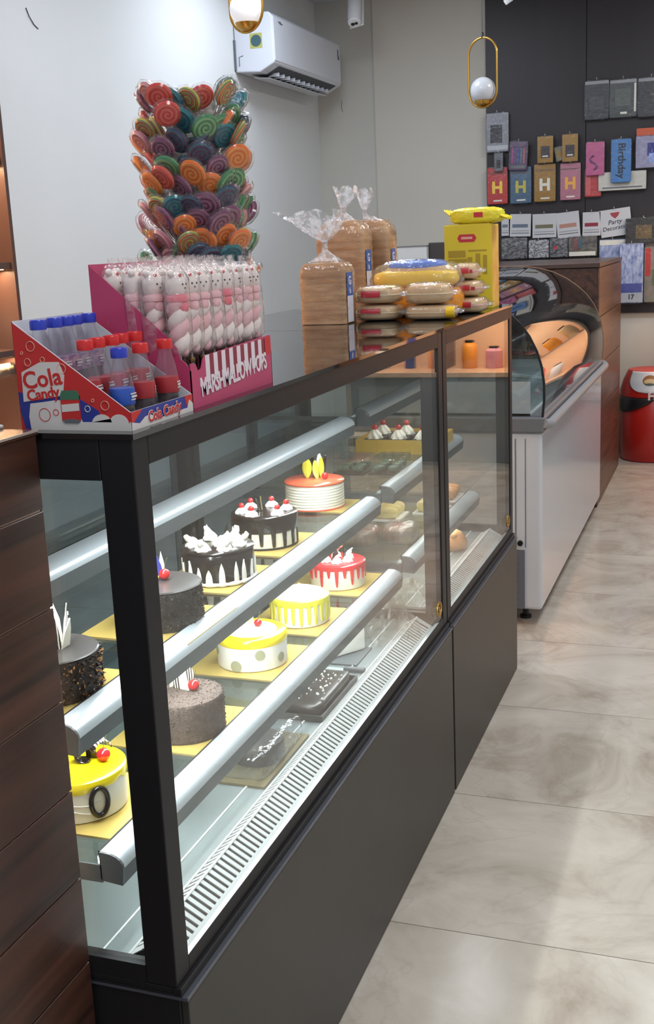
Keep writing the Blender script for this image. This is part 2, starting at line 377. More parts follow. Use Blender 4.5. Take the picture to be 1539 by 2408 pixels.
def make_case(y0, L, label, lit, near_end):
    t = thing('pastry_display_case', label, 'display case', (0, y0, 0))
    part('base_cabinet', MB().box(-.70, .002, .004, L - .004, 0, .448), BLACK, t, bevel=.002)
    part('front_panel', MB().box(.002, .013, .006, L - .006, .002, .446), DARKPANEL, t, bevel=.0015, label='large flat charcoal front panel')
    part('base_rim', MB().box(-.72, .0145, .002, L - .002, .448, .4535), RIM, t, bevel=.001)
    part('lower_frame', MB().box(-.72, .006, .0015, L - .0015, .4535, .4575).box(-.0086, .006, .0015, L - .0015, .4576, .466).box(-.0480, -.0087, .0015, .039, .4576, .466).box(-.72, -.0481, .0015, .0195, .4576, .466).box(-.72, -.0087, L - .0195, L - .0015, .4576, .466).box(-.0024, -.0002, .0405, L - .0405, .466, .490).box(-.72, -.70, .0405, L - .0405, .466, .50), BLACK, t, bevel=.0015)
    for (xa, xb) in ((-.045, 0), (-.72, -.68)):
        for (ya, yb) in ((0.002, .040), (L - .040, L - .002)):
            part('corner_post', MB().box(xa, xb, ya, yb, .4662, 1.193), BLACK, t, bevel=.0015)
    part('top_frame', MB().box(-.022, 0, .040, L - .040, 1.157, 1.193).box(-.72, -.70, .04, L - .04, 1.157, 1.193)
         .box(-.6795, -.0455, .002, .022, 1.143, 1.193).box(-.6795, -.0455, L - .022, L - .002, 1.143, 1.193), BLACK, t, bevel=.0012)
    part('top_panel', MB().box(-.725, .003, .0, L, 1.193, 1.2), TOPGLASS, t, label='mirror-glossy black glass top')
    part('top_seam', MB().box(-.724, .002, L - .0005, L + .0045, 1.190, 1.1996), BLACK, t) if near_end else None
    part('front_glass', MB().box(-.0085, -.0025, .040, L - .040, .490, 1.157), GLASS, t)
    if near_end:
        part('end_glass', MB().box(-.68, -.045, .006, .012, .492, 1.143), GLASS, t)
    part('end_frame', MB().box(-.68, -.045, .002, .020, .466, .492), BLACK, t)
    part('end_glass', MB().box(-.68, -.045, L - .012, L - .006, .492, 1.143), GLASS, t)
    part('end_frame', MB().box(-.68, -.045, L - .020, L - .002, .466, .492), BLACK, t)
    # deck with a raised seam, front grille and ridged aluminium ledge
    d = part('deck', MB().box(-.70, -.0955, .02, L - .02, .458, .470), STEEL, t)
    part('seam', MB().box(-.1355, -.1325, .02, L - .02, .470, .4725), GRILLE, d)
    def roof(m, y0_, y1_):                                   # one bar of the tent-shaped air grille
        return m.prism([(-.094, .4695), (-.068, .4862), (-.023, .4606), (-.023, .4622), (-.068, .4880), (-.094, .4712)], 'y', y0_, y1_)
    g = MB(); yy = .062
    roof(g, .040, .058); roof(g, L - .058, L - .040)
    while yy < L - .064:
        roof(g, yy, yy + .0082); yy += .0151
    for (xa_, za_, xb_, zb_) in ((-.097, .4695, -.090, .4735), (-.0700, .4863, -.0655, .4866), (-.033, .4665, -.0205, .4592)):
        g.prism([(xa_, za_), (xb_, zb_), (xb_, zb_ + .0018), (xa_, za_ + .0018)], 'y', .040, L - .040)
    part('air_grille', g, GRILLE, t, kind='stuff', label='white slotted air grille along the front glass')
    part('grille_well', MB().box(-.0925, -.0215, .02, L - .02, .4550, .4570), SLOT, t)
    part('front_ledge', MB().box(-.0215, -.0175, .04, L - .04, .458, .4735).box(-.0173, -.0142, .04, L - .04, .458, .4750).box(-.0140, -.0088, .04, L - .04, .458, .4765), LEDGE, t)
    # three glass shelves on aluminium front profiles
    for xf, z in SHELVES:
        a, b = .052, L - .062
        s = part('shelf', MB().box(-.67, xf - .036, a, b, z - .007, z), SHELFGLASS, t)
        pp = profile_poly(xf, z)
        fp = MB(); fp.prism(pp, 'y', a + .003, b - .003); nq = len(pp)
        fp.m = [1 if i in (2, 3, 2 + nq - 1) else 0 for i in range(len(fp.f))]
        part('front_profile', fp, [ALU, PROFSHADE], s, smooth=35)
        part('groove', MB().box(xf - .040, xf - .0362, a + .004, b - .004, z, z + .0106), BLACK, s)
        n = MB().box(xf - .052, xf - .038, a + .02, b - .02, z - .020, z - .0085)
        part('led_strip', n, mat('led_lit' if lit else 'led_off', (236, 246, 255), 0.4, emit=6.0 if lit else 0.4), s)
        for ya, yb in ((a - .001, a + .003), (b - .003, b + .001)):
            part('end_cap', MB().prism(pp, 'y', ya, yb), GREYMETAL, s)
            part('bracket', MB().box(-.67, xf - .034, ya, yb, z - .034, z - .008), GREYMETAL, s)
    # sliding rear doors of tinted glass
    for k, (ya, yb, xo) in enumerate(((.04, L / 2 + .02, 0), (L / 2 - .02, L - .04, -.012))):
        r = part('rear_door', MB().box(-.702 + xo, -.698 + xo, ya + .02, yb - .02, .515, 1.14), REARGLASS, t)
        part('door_frame', MB().box(-.704 + xo, -.695 + xo, ya, ya + .022, .50, 1.157).box(-.704 + xo, -.695 + xo, yb - .022, yb, .50, 1.157)
             .box(-.704 + xo, -.695 + xo, ya + .022, yb - .022, .50, .518).box(-.704 + xo, -.695 + xo, ya + .022, yb - .022, 1.138, 1.157), GREYMETAL, r)
    # maker's oval mark low on the far end of the front glass
    ov = [(0.0006, .0205 * math.cos(2 * PI * i / 28), .0175 * math.sin(2 * PI * i / 28)) for i in range(28)]
    st = part('sticker', MB().tube(ov, .0018, 6, closed=True).box(.0002, .001, -.003, .003, -.009, .009).box(.0002, .001, -.009, .009, .006, .009).box(.0002, .001, -.009, .009, -.009, -.006), GOLD, t, label='small gold oval mark on the glass')
    st.location = (-.002, L - .072, .522)
    for xf, z in SHELVES:
        area('case_led', (xf - .045, y0 + L / 2, z - .024), .012, L - .16, (4.6 if z > .7 else 1.1) if lit else 0.9, (0.93, 0.97, 1.0) if lit else (1.0, .95, .9))
    if lit:
        area('case_led', (-.03, y0 + L / 2, 1.155), .012, L - .16, 4.5, (0.93, 0.97, 1.0))
    return t
case1 = make_case(0.0, 1.514, 'long near display case holding cakes behind a black frame, lit inside', True, True)
case2 = make_case(1.518, .912, 'short far display case of pastries between the cake case and the white freezer', False, False)

# ---------------------------------------------------------------- cakes
BOARD = mat('gold_cake_board', (204, 178, 98), 0.32, metal=0.25)
BOARDE = mat('board_edge', (150, 128, 80), 0.6)
CREAM = mat('white_cream', (246, 243, 232), 0.5, sss=0.15)
OFFW = mat('offwhite_frosting', (228, 224, 208), 0.5)
DCHOC = mat('dark_chocolate_glaze', (32, 25, 22), 0.18)
GCHOC = mat('grey_chocolate_glaze', (62, 58, 56), 0.28)
BROWN = mat('cocoa_sponge', (84, 70, 62), 0.85, var=0.25, vscale=120, bump=0.8, bscale=260)
CRUMB = mat('dark_crumb', (40, 33, 28), 0.6, var=0.3, vscale=90)
NUT = mat('nut_bits', (168, 118, 62), 0.6)
NUTD = mat('dark_nut_coat', (36, 26, 20), 0.5)
RED = mat('cherry_red', (196, 34, 36), 0.15)
REDG = mat('red_glaze', (206, 44, 48), 0.2)
CORAL = mat('coral_glaze', (206, 92, 62), 0.22)
YEL = mat('yellow_glaze', (247, 222, 22), 0.22)
LEMON = mat('lemon_frosting', (233, 226, 60), 0.3)
SAGE = mat('sage_dots', (158, 158, 128), 0.5)
LEAF = mat('leaf_chocolate', (190, 196, 58), 0.35)
WCHOC = mat('white_chocolate', (236, 232, 214), 0.35)
STEMM = mat('cherry_stem', (92, 84, 44), 0.6)
BLUEC = mat('blue_candy', (52, 60, 150), 0.35)

def stripes(name, a, b, scale, rough=0.35):
    if name in MATS: return MATS[name]
    m = bpy.data.materials.new(name); nt, N, L, B = nodes(m)
    tc = N.new('ShaderNodeTexCoord'); wv = N.new('ShaderNodeTexWave'); wv.inputs['Scale'].default_value = scale; wv.inputs['Distortion'].default_value = 1.2
    L.new(tc.outputs['Object'], wv.inputs['Vector'])
    cr = N.new('ShaderNodeValToRGB'); cr.color_ramp.interpolation = 'CONSTANT'
    cr.color_ramp.elements[0].color = (*lin(a), 1); cr.color_ramp.elements[1].position = 0.5; cr.color_ramp.elements[1].color = (*lin(b), 1)
    L.new(wv.outputs[0], cr.inputs[0]); L.new(cr.outputs[0], B.inputs['Base Color']); B.inputs['Roughness'].default_value = rough
    MATS[name] = m
    return m
STRIPE = stripes('striped_chocolate', (38, 30, 28), (234, 230, 214), 75)

def body(r, h, wave=0.0):
    pr = [(0, 0), (r - .002, 0), (r, .002)]
    n = 40 if wave else 6
    for i in range(1, n):
        z = .002 + (h - .006) * i / n
        pr.append((r + (wave * math.sin(i * 2 * PI / 5) if wave else 0), z))
    pr += [(r - .0006, h - .003), (r - .003, h), (0, h)]
    return pr
def drips(r, h, fn, n=160, inner=.018, top=False, th=.0024):
    """icing that caps the rim and runs down; fn(angle) gives the height it reaches"""
    m = MB(); vs = []; fs = []
    for i in range(n):
        a = 2 * PI * i / n; c, s = math.cos(a), math.sin(a); zb = fn(a)
        for rr, z in ((r - inner, h + .0008), (r - .003, h + th), (r + th * .7, h), (r + th, h - .005), (r + th, zb + .003), (r + th * .5, zb), (r - .002, zb)):
            vs.append((rr * c, rr * s, z))
    k = 7
    for i in range(n):
        j = (i + 1) % n
        for q in range(k - 1): fs.append((i * k + q, i * k + q + 1, j * k + q + 1, j * k + q))
    if top: fs.append(tuple(i * k for i in range(n)))
    return m.add(vs, fs)
def dripfn(h, N, lo, hi, w, seed, base=None):
    rg = random.Random(seed); Ls = [lo + (hi - lo) * rg.random() for _ in range(N)]
    def f(a):
        u = a / (2 * PI) * N; i = int(u) % N; d = abs(u - int(u) - .5) / (w / 2)
        if d < 1: return h - max(base or .008, Ls[i] * (1 - .15 * d ** 6) - (.004 * d ** 4))
        return h - (base or .008)
    return f
def rosette(r, hh, n=6, tw=3.0):
    pr = [(0.001, 0)] + [(r * (1 - t) ** .75 * (1 if t > .1 else .9), hh * t) for t in [i / 10 for i in range(0, 10)]] + [(0, hh)]
    return MB().lathe(pr, 36, mod=lambda a, j, q, z: (q * (1 + .16 * math.cos(n * a + tw * z / hh * 2)), z))
def cherry(parent, x, y, z, r=.0085, stem=True, seed=0):
    c = part('cherry', MB().ball((0, 0, r * .92), (r, r, r * .95), 14, 9), RED, parent, smooth=180, loc=(x, y, z))
    if stem:
        part('stem', MB().tube([(0, 0, r * 1.7), (.002, .001, r * 2.6), (.006, .002, r * 3.8)], .0006, 5), STEMM, c)
    return c
def shard(parent, m, x, y, z, w, hgt, ang, tilt, name='chocolate_shard'):
    p = [(-w / 2, 0), (w / 2, 0), (w * .34, hgt * .6), (w * .05, hgt), (-w * .38, hgt * .55)]
    return part(name, MB().prism(p, 'y', -.0009, .0009), m, parent, loc=(x, y, z), rot=(tilt, 0, ang))
def curl(parent, m, x, y, z, r, w, ang, tilt=PI / 2):
    pr = MB(); n = 20
    def fn(u, v):
        a = u * 2 * PI * .86
        return (r * math.cos(a), w * (v - .5), r * math.sin(a) + r)
    pr.grid(fn, n, 2)
    return part('chocolate_curl', pr, m, parent, smooth=180, loc=(x, y, z), rot=(0, 0, ang), solid=.0016)
def crumbs(r, h, n, s, seed, z0=.002, topn=0):
    rg = random.Random(seed); m = MB()
    for i in range(n + topn):
        a = rg.random() * 2 * PI; q = s * (.5 + rg.random())
        if i < n: c = Vector((r * math.cos(a), r * math.sin(a), z0 + (h - z0) * rg.random()))
        else:
            rr = r * math.sqrt(rg.random()); c = Vector((rr * math.cos(a), rr * math.sin(a), h))
        vs = [c + Vector((rg.uniform(-1, 1), rg.uniform(-1, 1), rg.uniform(-1, 1))).normalized() * q for _ in range(4)]
        m.add(vs, [(0, 1, 2), (0, 3, 1), (1, 3, 2), (2, 3, 0)])
    return m
ZB, ZC = .788, .605
def board(x, y, z, label, w=.192, d=.192, rz=0.0):
    o = thing('cake_board', label, 'cake board', (x, y, z + .0003), rz, None)
    part('card', MB().box(-w / 2, w / 2, -d / 2, d / 2, 0, .0028), BOARDE, o)
    part('foil', MB().box(-w / 2, w / 2, -d / 2, d / 2, .0028, .0036), BOARD, o)
    return o
def cake(x, y, z, label):
    return thing('cake', label, 'cake', (x, y, z + .0042))

# middle shelf, near to far
board(-.262, .171, ZB, 'gold board under the nut-coated cake at the near end of the middle shelf')
c = cake(-.256, .171, ZB, 'dark round cake with sides rolled in chopped nuts and a smooth grey top')
part('sponge', MB().lathe(body(.069, .060), 48), NUTD, c, smooth=40)
part('nut_coating', crumbs(.0695, .058, 900, .0034, 3), NUTD, c, kind='stuff')
part('nuts', crumbs(.0712, .058, 260, .0030, 4), NUT, c, kind='stuff', label='golden chopped nuts')
part('icing', MB().lathe([(0, .0605), (.066, .0605), (.0685, .0615), (.0665, .0632), (0, .0632)], 48), GCHOC, c, smooth=40)
for i in range(6):
    a = i * 1.05; shard(c, STRIPE if i % 2 else WCHOC, .017 * math.cos(a) + .0, .017 * math.sin(a) + .012, .063, .022, .046 + .008 * (i % 3), a + PI / 2, .25 - .1 * (i % 2))
part('sugar_stick', MB().tube([(.012, .012, .063), (.022, .018, .128)], .0009, 6), WCHOC, c)

board(-.250, .490, ZB, 'gold board under the crumb-sided black cake with a cherry', .2, .196)
c = cake(-.244, .490, ZB, 'black cake with dark crumb sides, a smooth grey top and one cherry')
part('sponge', MB().lathe(body(.0685, .066), 48), CRUMB, c, smooth=40)
part('crumb_coating', crumbs(.069, .065, 1900, .0030, 5), CRUMB, c, kind='stuff')
part('icing', MB().lathe([(0, .066), (.066, .066), (.069, .067), (.067, .0690), (0, .0690)], 48), GCHOC, c, smooth=40)
cherry(c, .0, .016, .069, .0100, seed=1)
shard(c, BLUEC, -.016, .022, .068, .022, .042, .3, .1, 'candy_shard')
shard(c, WCHOC, -.008, .026, .068, .012, .050, .2, .15)
part('gold_bead', MB().ball((-.012, .008, .0735), .0052, 10, 7), mat('gold_pearl', (206, 180, 84), 0.3), c, smooth=180)

board(-.262, .753, ZB, 'gold board under the black and white cream-swirl cake', .192, .19)
c = cake(-.259, .753, ZB, 'black glazed cake crowned with white cream swirls and white drips')
part('sponge', MB().lathe(body(.0685, .060), 64), DCHOC, c, smooth=40)
part('glaze', MB().lathe([(0, .060), (.0665, .060), (.0698, .0605), (.0700, .0630), (.0672, .0652), (0, .0652)], 64), DCHOC, c, smooth=40)
rg = random.Random(11)
for i in range(18):
    a = i * 2 * PI / 18 + rg.uniform(-.06, .06); hh = .026 + .016 * rg.random(); w = .0052 + .002 * rg.random()
    d = MB(); k = 10
    d.add([(q[0] * math.cos(a) - q[1] * math.sin(a), q[0] * math.sin(a) + q[1] * math.cos(a), q[2]) for q in
           [v for i2 in range(k + 1) for v in ((math.sqrt(.0686 ** 2 - (-w * (1 - (i2 / k) ** 3)) ** 2), -w * (1 - (i2 / k) ** 3), .006 + hh * i2 / k),
                                                (.0712, 0, .006 + hh * i2 / k), (math.sqrt(.0686 ** 2 - (w * (1 - (i2 / k) ** 3)) ** 2), w * (1 - (i2 / k) ** 3), .006 + hh * i2 / k))]],
          [(3 * j + q, 3 * j + q + 1, 3 * j + q + 4, 3 * j + q + 3) for j in range(k) for q in range(2)])
    part('cream_drip', d, CREAM, c, smooth=60)
part('cream_base', MB().tube([(.069 * math.cos(2 * PI * i / 48), .069 * math.sin(2 * PI * i / 48), .004) for i in range(48)], [.004 + .0014 * math.sin(i * 2.4) for i in range(48)], 8, closed=True), CREAM, c, smooth=180)
for i, (a, rr) in enumerate(((-2.7, .046), (-1.75, .048), (-.85, .047), (.1, .045), (1.2, .045), (2.3, .046), (0, .008))):
    q = part('cream_swirl', rosette(.0165, .019), CREAM, c, smooth=60, loc=(rr * math.cos(a), rr * math.sin(a), .0645), rot=(0, 0, a))
    part('shoot', MB().tube([(.002, 0, .010), (.010, .002, .016), (.013, .005, .021), (.010, .008, .024)], [.007, .006, .005, .002], 8), CREAM, q, smooth=180)
for i, (x, y, a) in enumerate(((-.030, .020, .3), (.004, .030, 1.2), (.032, .012, -.4), (-.05, -.002, .9))):
    shard(c, DCHOC if i % 2 else WCHOC, x, y, .066, .014, .034, a, .15)

board(-.274, 1.013, ZB, 'gold board under the dark-chocolate cake with four cherry swirls', .196, .196)
c = cake(-.270, 1.013, ZB, 'dark chocolate drip cake topped with cream swirls and red cherries')
part('sponge', MB().lathe(body(.0685, .068), 64), OFFW, c, smooth=40)
part('glaze', drips(.0688, .068, dripfn(.068, 17, .056, .066, .34, 2, .033), n=272, inner=.02, top=True), DCHOC, c, smooth=50)
part('chocolate_foot', MB().lathe([(.0675, 0), (.0705, 0), (.0705, .003), (.0675, .0045)], 48), DCHOC, c, smooth=40)
for i, a in enumerate((-2.6, -1.75, -.55, .5, 1.6, 2.6)):
    q = part('cream_swirl', rosette(.0155, .014), CREAM, c, smooth=60, loc=(.048 * math.cos(a), .048 * math.sin(a), .0695))
    part('cherry', MB().ball((0, 0, .015), .0062, 12, 8), RED, q, smooth=180)
part('chocolate_stick', MB().tube([(-.010, .0, .07), (-.020, .006, .094)], .0016, 6), DCHOC, c)
part('chocolate_stick', MB().tube([(-.006, .004, .07), (-.012, .012, .098)], .0016, 6), STEMM, c)

board(-.285, 1.374, ZB, 'gold board under the coral-topped white cake at the far end of the shelf', .2, .14)
c = cake(-.285, 1.366, ZB, 'white ridged cake with a coral glaze top and pale green chocolate leaves')
part('sponge', MB().lathe(body(.0705, .060, .0010), 64), OFFW, c, smooth=60)
part('glaze', MB().lathe([(0, .058), (.0690, .058), (.0722, .0595), (.0726, .0625), (.0700, .0650), (0, .0652)], 64), CORAL, c, smooth=50)
part('glaze_foot', MB().lathe([(.069, 0), (.0725, 0), (.0725, .003), (.069, .004)], 48), CORAL, c, smooth=50)
def leaf(parent, x, y, z, hgt, w, ang, tilt, m=LEAF):
    def fn(u, v):
        s = math.sin(PI * (v * .94 + .03)) ** .7 * w
        return ((u - .5) * s, .004 * math.sin(v * PI) + abs(u - .5) * .004, v * hgt)
    return part('chocolate_leaf', MB().grid(fn, 6, 12), m, parent, smooth=60, solid=.0014, loc=(x, y, z), rot=(tilt, 0, ang))
leaf(c, -.020, .006, .064, .052, .024, .2, .1)
leaf(c, .008, .002, .064, .046, .016, .7, -.28); leaf(c, .014, .014, .064, .052, .014, .3, .05)
leaf(c, -.006, .026, .064, .060, .016, 1.9, -.15, DCHOC); leaf(c, .004, .030, .064, .060, .014, .4, .1, WCHOC); leaf(c, .014, .032, .064, .056, .014, 1.0, .2, DCHOC)
cherry(c, .026, .004, .065, .0085, False)
shard(c, DCHOC, -.004, .016, .064, .010, .058, .4, .1)

# lowest shelf, near to far
board(-.238, .196, ZC, 'gold board under the white cake with a dark chocolate ring on its side')
c = cake(-.238, .183, ZC, 'white cake with dripping yellow top, chocolate curls and a dark ring on its side')
part('sponge', MB().lathe(body(.0690, .062), 64), OFFW, c, smooth=40)
part('glaze', drips(.069, .062, dripfn(.062, 9, .010, .018, .8, 6, .009), inner=.02, top=True), YEL, c, smooth=50)
rgp = [( .0705 * math.cos(PI * 0), 0, 0)]
a0 = -.62
ring = [(.0715, .013 * math.cos(t), .030 + .021 * math.sin(t)) for t in [2 * PI * i / 30 for i in range(30)]]
rot_ = Matrix.Rotation(a0, 4, 'Z')
part('chocolate_ring', MB().tube([rot_ @ Vector(p) for p in ring], .0038, 8, closed=True), DCHOC, c, smooth=180)
for k in range(2):
    part('piping', MB().tube([(.0697 * math.cos(t), .0697 * math.sin(t), .018 + .016 * k + .007 * math.sin(3 * t + k)) for t in [-2.6 + i * .1 for i in range(22)]], .0009, 5), CREAM, c)
curl(c, DCHOC, .004, .012, .064, .013, .024, .5); curl(c, STRIPE, .020, .034, .064, .013, .024, .9); curl(c, DCHOC, -.040, .014, .064, .011, .022, 1.2)
shard(c, DCHOC, .012, .022, .064, .018, .032, .3, .5); cherry(c, .034, .018, .064, .0105)

board(-.211, .476, ZC, 'gold board under the brown crumb cake with white chocolate shards', .192, .2)
c = cake(-.205, .466, ZC, 'matt cocoa-brown sponge cake with white chocolate shards and one cherry')
part('sponge', MB().lathe(body(.0690, .066), 64), BROWN, c, smooth=40)
part('crumb_coating', crumbs(.0692, .066, 1500, .0016, 8, topn=900), BROWN, c, kind='stuff')
for i, (x, y, a) in enumerate(((-.016, .018, .3), (-.002, .012, -.2), (-.028, .024, .9), (.002, .026, .1), (-.014, .036, 1.4))):
    shard(c, WCHOC if i % 3 else STRIPE, x, y, .066, .019, .050 - .005 * (i % 3), a, .25 - .2 * (i % 2))
cherry(c, .014, .014, .066, .0100)

board(-.226, .804, ZC, 'gold board under the yellow-topped cake with grey dots', .196, .196)
c = cake(-.220, .798, ZC, 'white cake with large grey-green dots, a bright yellow rim and a cherry')
part('sponge', MB().lathe(body(.0690, .064), 64), CREAM, c, smooth=40)
part('glaze', MB().lathe([(.030, .0652), (.0655, .0652), (.0700, .0625), (.0706, .0500), (.0690, .0470), (.060, .0470)], 64), YEL, c, smooth=60)
part('cream_top', MB().lathe([(0, .0682), (.030, .0676), (.050, .0656), (.051, .0640), (0, .0640)], 48), CREAM, c, smooth=60)
for i, (a, zz, rr) in enumerate(((-2.5, .034, .0105), (-1.65, .012, .0115), (-.95, .034, .0100), (-.25, .020, .0095), (.6, .034, .0105), (1.5, .016, .0105), (2.4, .034, .0105), (-3.1, .014, .0105))):
    mm = MB(); n = 20
    vs = [(.0703, 0, zz)] + [(.0697, rr * math.cos(2 * PI * j / n), max(.0015, zz + rr * math.sin(2 * PI * j / n))) for j in range(n)]
    vs = [((v[0] if abs(v[1]) < 1e-6 else math.sqrt(.0701 ** 2 - v[1] ** 2)), v[1], v[2]) for v in vs]
    mm.add(vs, [(0, 1 + j, 1 + (j + 1) % n) for j in range(n)])
    part('dot', mm, SAGE, c, rot=(0, 0, a), solid=.0012)
cherry(c, .009, .014, .067, .0082); leaf(c, -.018, .016, .066, .026, .014, .4, .2, WCHOC); leaf(c, -.008, .026, .066, .030, .016, 1.2, .1, SAGE)
part('sugar_stick', MB().tube([(-.006, .006, .066), (-.020, .004, .094)], .0014, 6), WCHOC, c)

board(-.222, 1.058, ZC, 'gold board under the lemon-striped domed cake', .19, .19)
c = cake(-.216, 1.056, ZC, 'white domed cake with a lemon ring and lemon stripes down its side')
part('sponge', MB().lathe(body(.0635, .058), 64), CREAM, c, smooth=40)
part('glaze', drips(.0637, .058, dripfn(.058, 24, .046, .054, .40, 9, .012), n=288, inner=.016), LEMON, c, smooth=50)
part('cream_top', MB().lathe([(0, .0835), (.003, .0815), (.006, .0765), (.018, .0735), (.036, .0700), (.052, .0640), (.0600, .0595), (.0605, .0570), (0, .0570)], 48), CREAM, c, smooth=70)

board(-.228, 1.338, ZC, 'gold board under the red drip cake at the far end of the lowest shelf', .2, .19)
c = cake(-.222, 1.331, ZC, 'white cake with a red glaze running down in thin drips')
part('sponge', MB().lathe(body(.0655, .058), 64), OFFW, c, smooth=40)
part('glaze', drips(.0657, .058, dripfn(.058, 22, .026, .054, .34, 12, .010), n=264, inner=.02, top=True), REDG, c, smooth=50)
for i, a in enumerate((-2.4, -1.3, -.3, .8, 2.0)):
    q = part('cream_swirl', rosette(.014, .017), CREAM, c, smooth=60, loc=(.030 * math.cos(a), .030 * math.sin(a), .0595))
    part('shoot', MB().tube([(0, 0, .013), (.010, .003, .024)], [.005, .001], 8), CREAM, q, smooth=180)
shard(c, DCHOC, -.004, -.002, .06, .018, .030, .5, .3); shard(c, DCHOC, .016, .010, .06, .012, .032, 1.3, -.1)
for k in range(3):
    part('wafer_stick', MB().tube([(-.034, .004 + .006 * k, .074), (.004, .018 + .006 * k, .086)], .0022, 8), CORAL, c)

# on the deck of the near case
t = thing('cake_box', 'black flat cake tray with white pearl sprinkles under a clear lid on the case deck', 'cake box', (-.150, .945, .4705))
part('tray', MB().box(-.07, .055, -.105, .125, 0, .004).box(-.07, -.067, -.105, .125, .004, .014).box(.052, .055, -.105, .125, .004, .014).box(-.067, .052, -.105, -.102, .004, .014).box(-.067, .052, .122, .125, .004, .014), mat('black_tray', (52, 52, 52), 0.4), t)
part('slab_cake', MB().pillow(-.062, .048, -.095, .115, .0042, .030, 6, .25), GCHOC, t, smooth=60)
rg = random.Random(21); pm = MB()
for i in range(58):
    pm.ball((rg.uniform(-.04, .04), rg.uniform(-.07, .09), .0315), rg.choice((.0016, .0022, .003)), 7, 5)
part('sprinkles', pm, CREAM, t, kind='stuff')
t = thing('cake_box', 'low dark cake under a clear crinkled lid, nearest thing on the case deck', 'cake box', (-.150, .66, .4705))
part('tray', MB().box(-.065, .050, -.115, .115, 0, .004), mat('dull_gold_tray', (128, 116, 84), 0.4, metal=.3), t)
part('cake', MB().lathe(body(.05, .036), 40, (-.008, .0, .0042)), GCHOC, t, smooth=40)
part('lid', MB().pillow(-.062, .047, -.110, .110, .004, .052, 7, .3, 5, .05), sheet('lid_film', (.93, .94, .95), .05, .15, .05, (200, 205, 210), .6, 30), t, smooth=60)
t = thing('cake_slice', 'white wedge of cake with a cake knife on the case deck', 'cake slice', (-.170, 1.215, .4705))
part('slice', MB().prism([(-.032, -.05), (.034, .045), (-.012, .052)], 'z', .004, .062), CREAM, t, bevel=.003)
part('card', MB().box(-.045, .045, -.06, .06, 0, .003), GREYMETAL, t)
t = thing('cake_knife', 'steel cake knife lying in front of the white cake slice', 'knife', (-.165, 1.125, .4712))
part('blade', MB().prism([(-.06, -.008), (.02, -.008), (.02, .008), (-.045, .008)], 'z', 0, .0018), ALU, t)
part('handle', MB().box(.02, .07, -.007, .007, 0, .009), GREYMETAL, t, bevel=.003)

# ---------------------------------------------------------------- cola candy box and its mini bottles
REDC = mat('print_red', (196, 40, 40), 0.45)
NAVY = mat('print_blue', (38, 52, 140), 0.45)
PWHITE = mat('print_white', (214, 208, 204), 0.5)
PAPER = mat('box_inside_white', (210, 212, 216), 0.6)
PBEIGE = mat('print_bubble', (226, 160, 140), 0.5)
GREEN = mat('print_green', (60, 110, 84), 0.5)
t = thing('candy_display_box', 'red and white cardboard Cola Candy display box on the near corner of the case', 'display box', (0, 0, H))
ya, yb, xa, xb = .024, .188, -.163, -.011
side = [(xa, .0), (xb, .0), (xb, .022), (xa, .131)]
part('back_panel', MB().box(xa, xa + .0012, ya, yb, 0, .131), PAPER, t)
part('bottom', MB().box(xa, xb, ya, yb, 0.0005, .0015), PAPER, t)
tier = part('inner_tier', MB().box(xa + .0012, -.120, ya + .0015, yb - .0015, .0015, .036).box(-.1199, -.060, ya + .0015, yb - .0015, .0015, .011), PAPER, t)
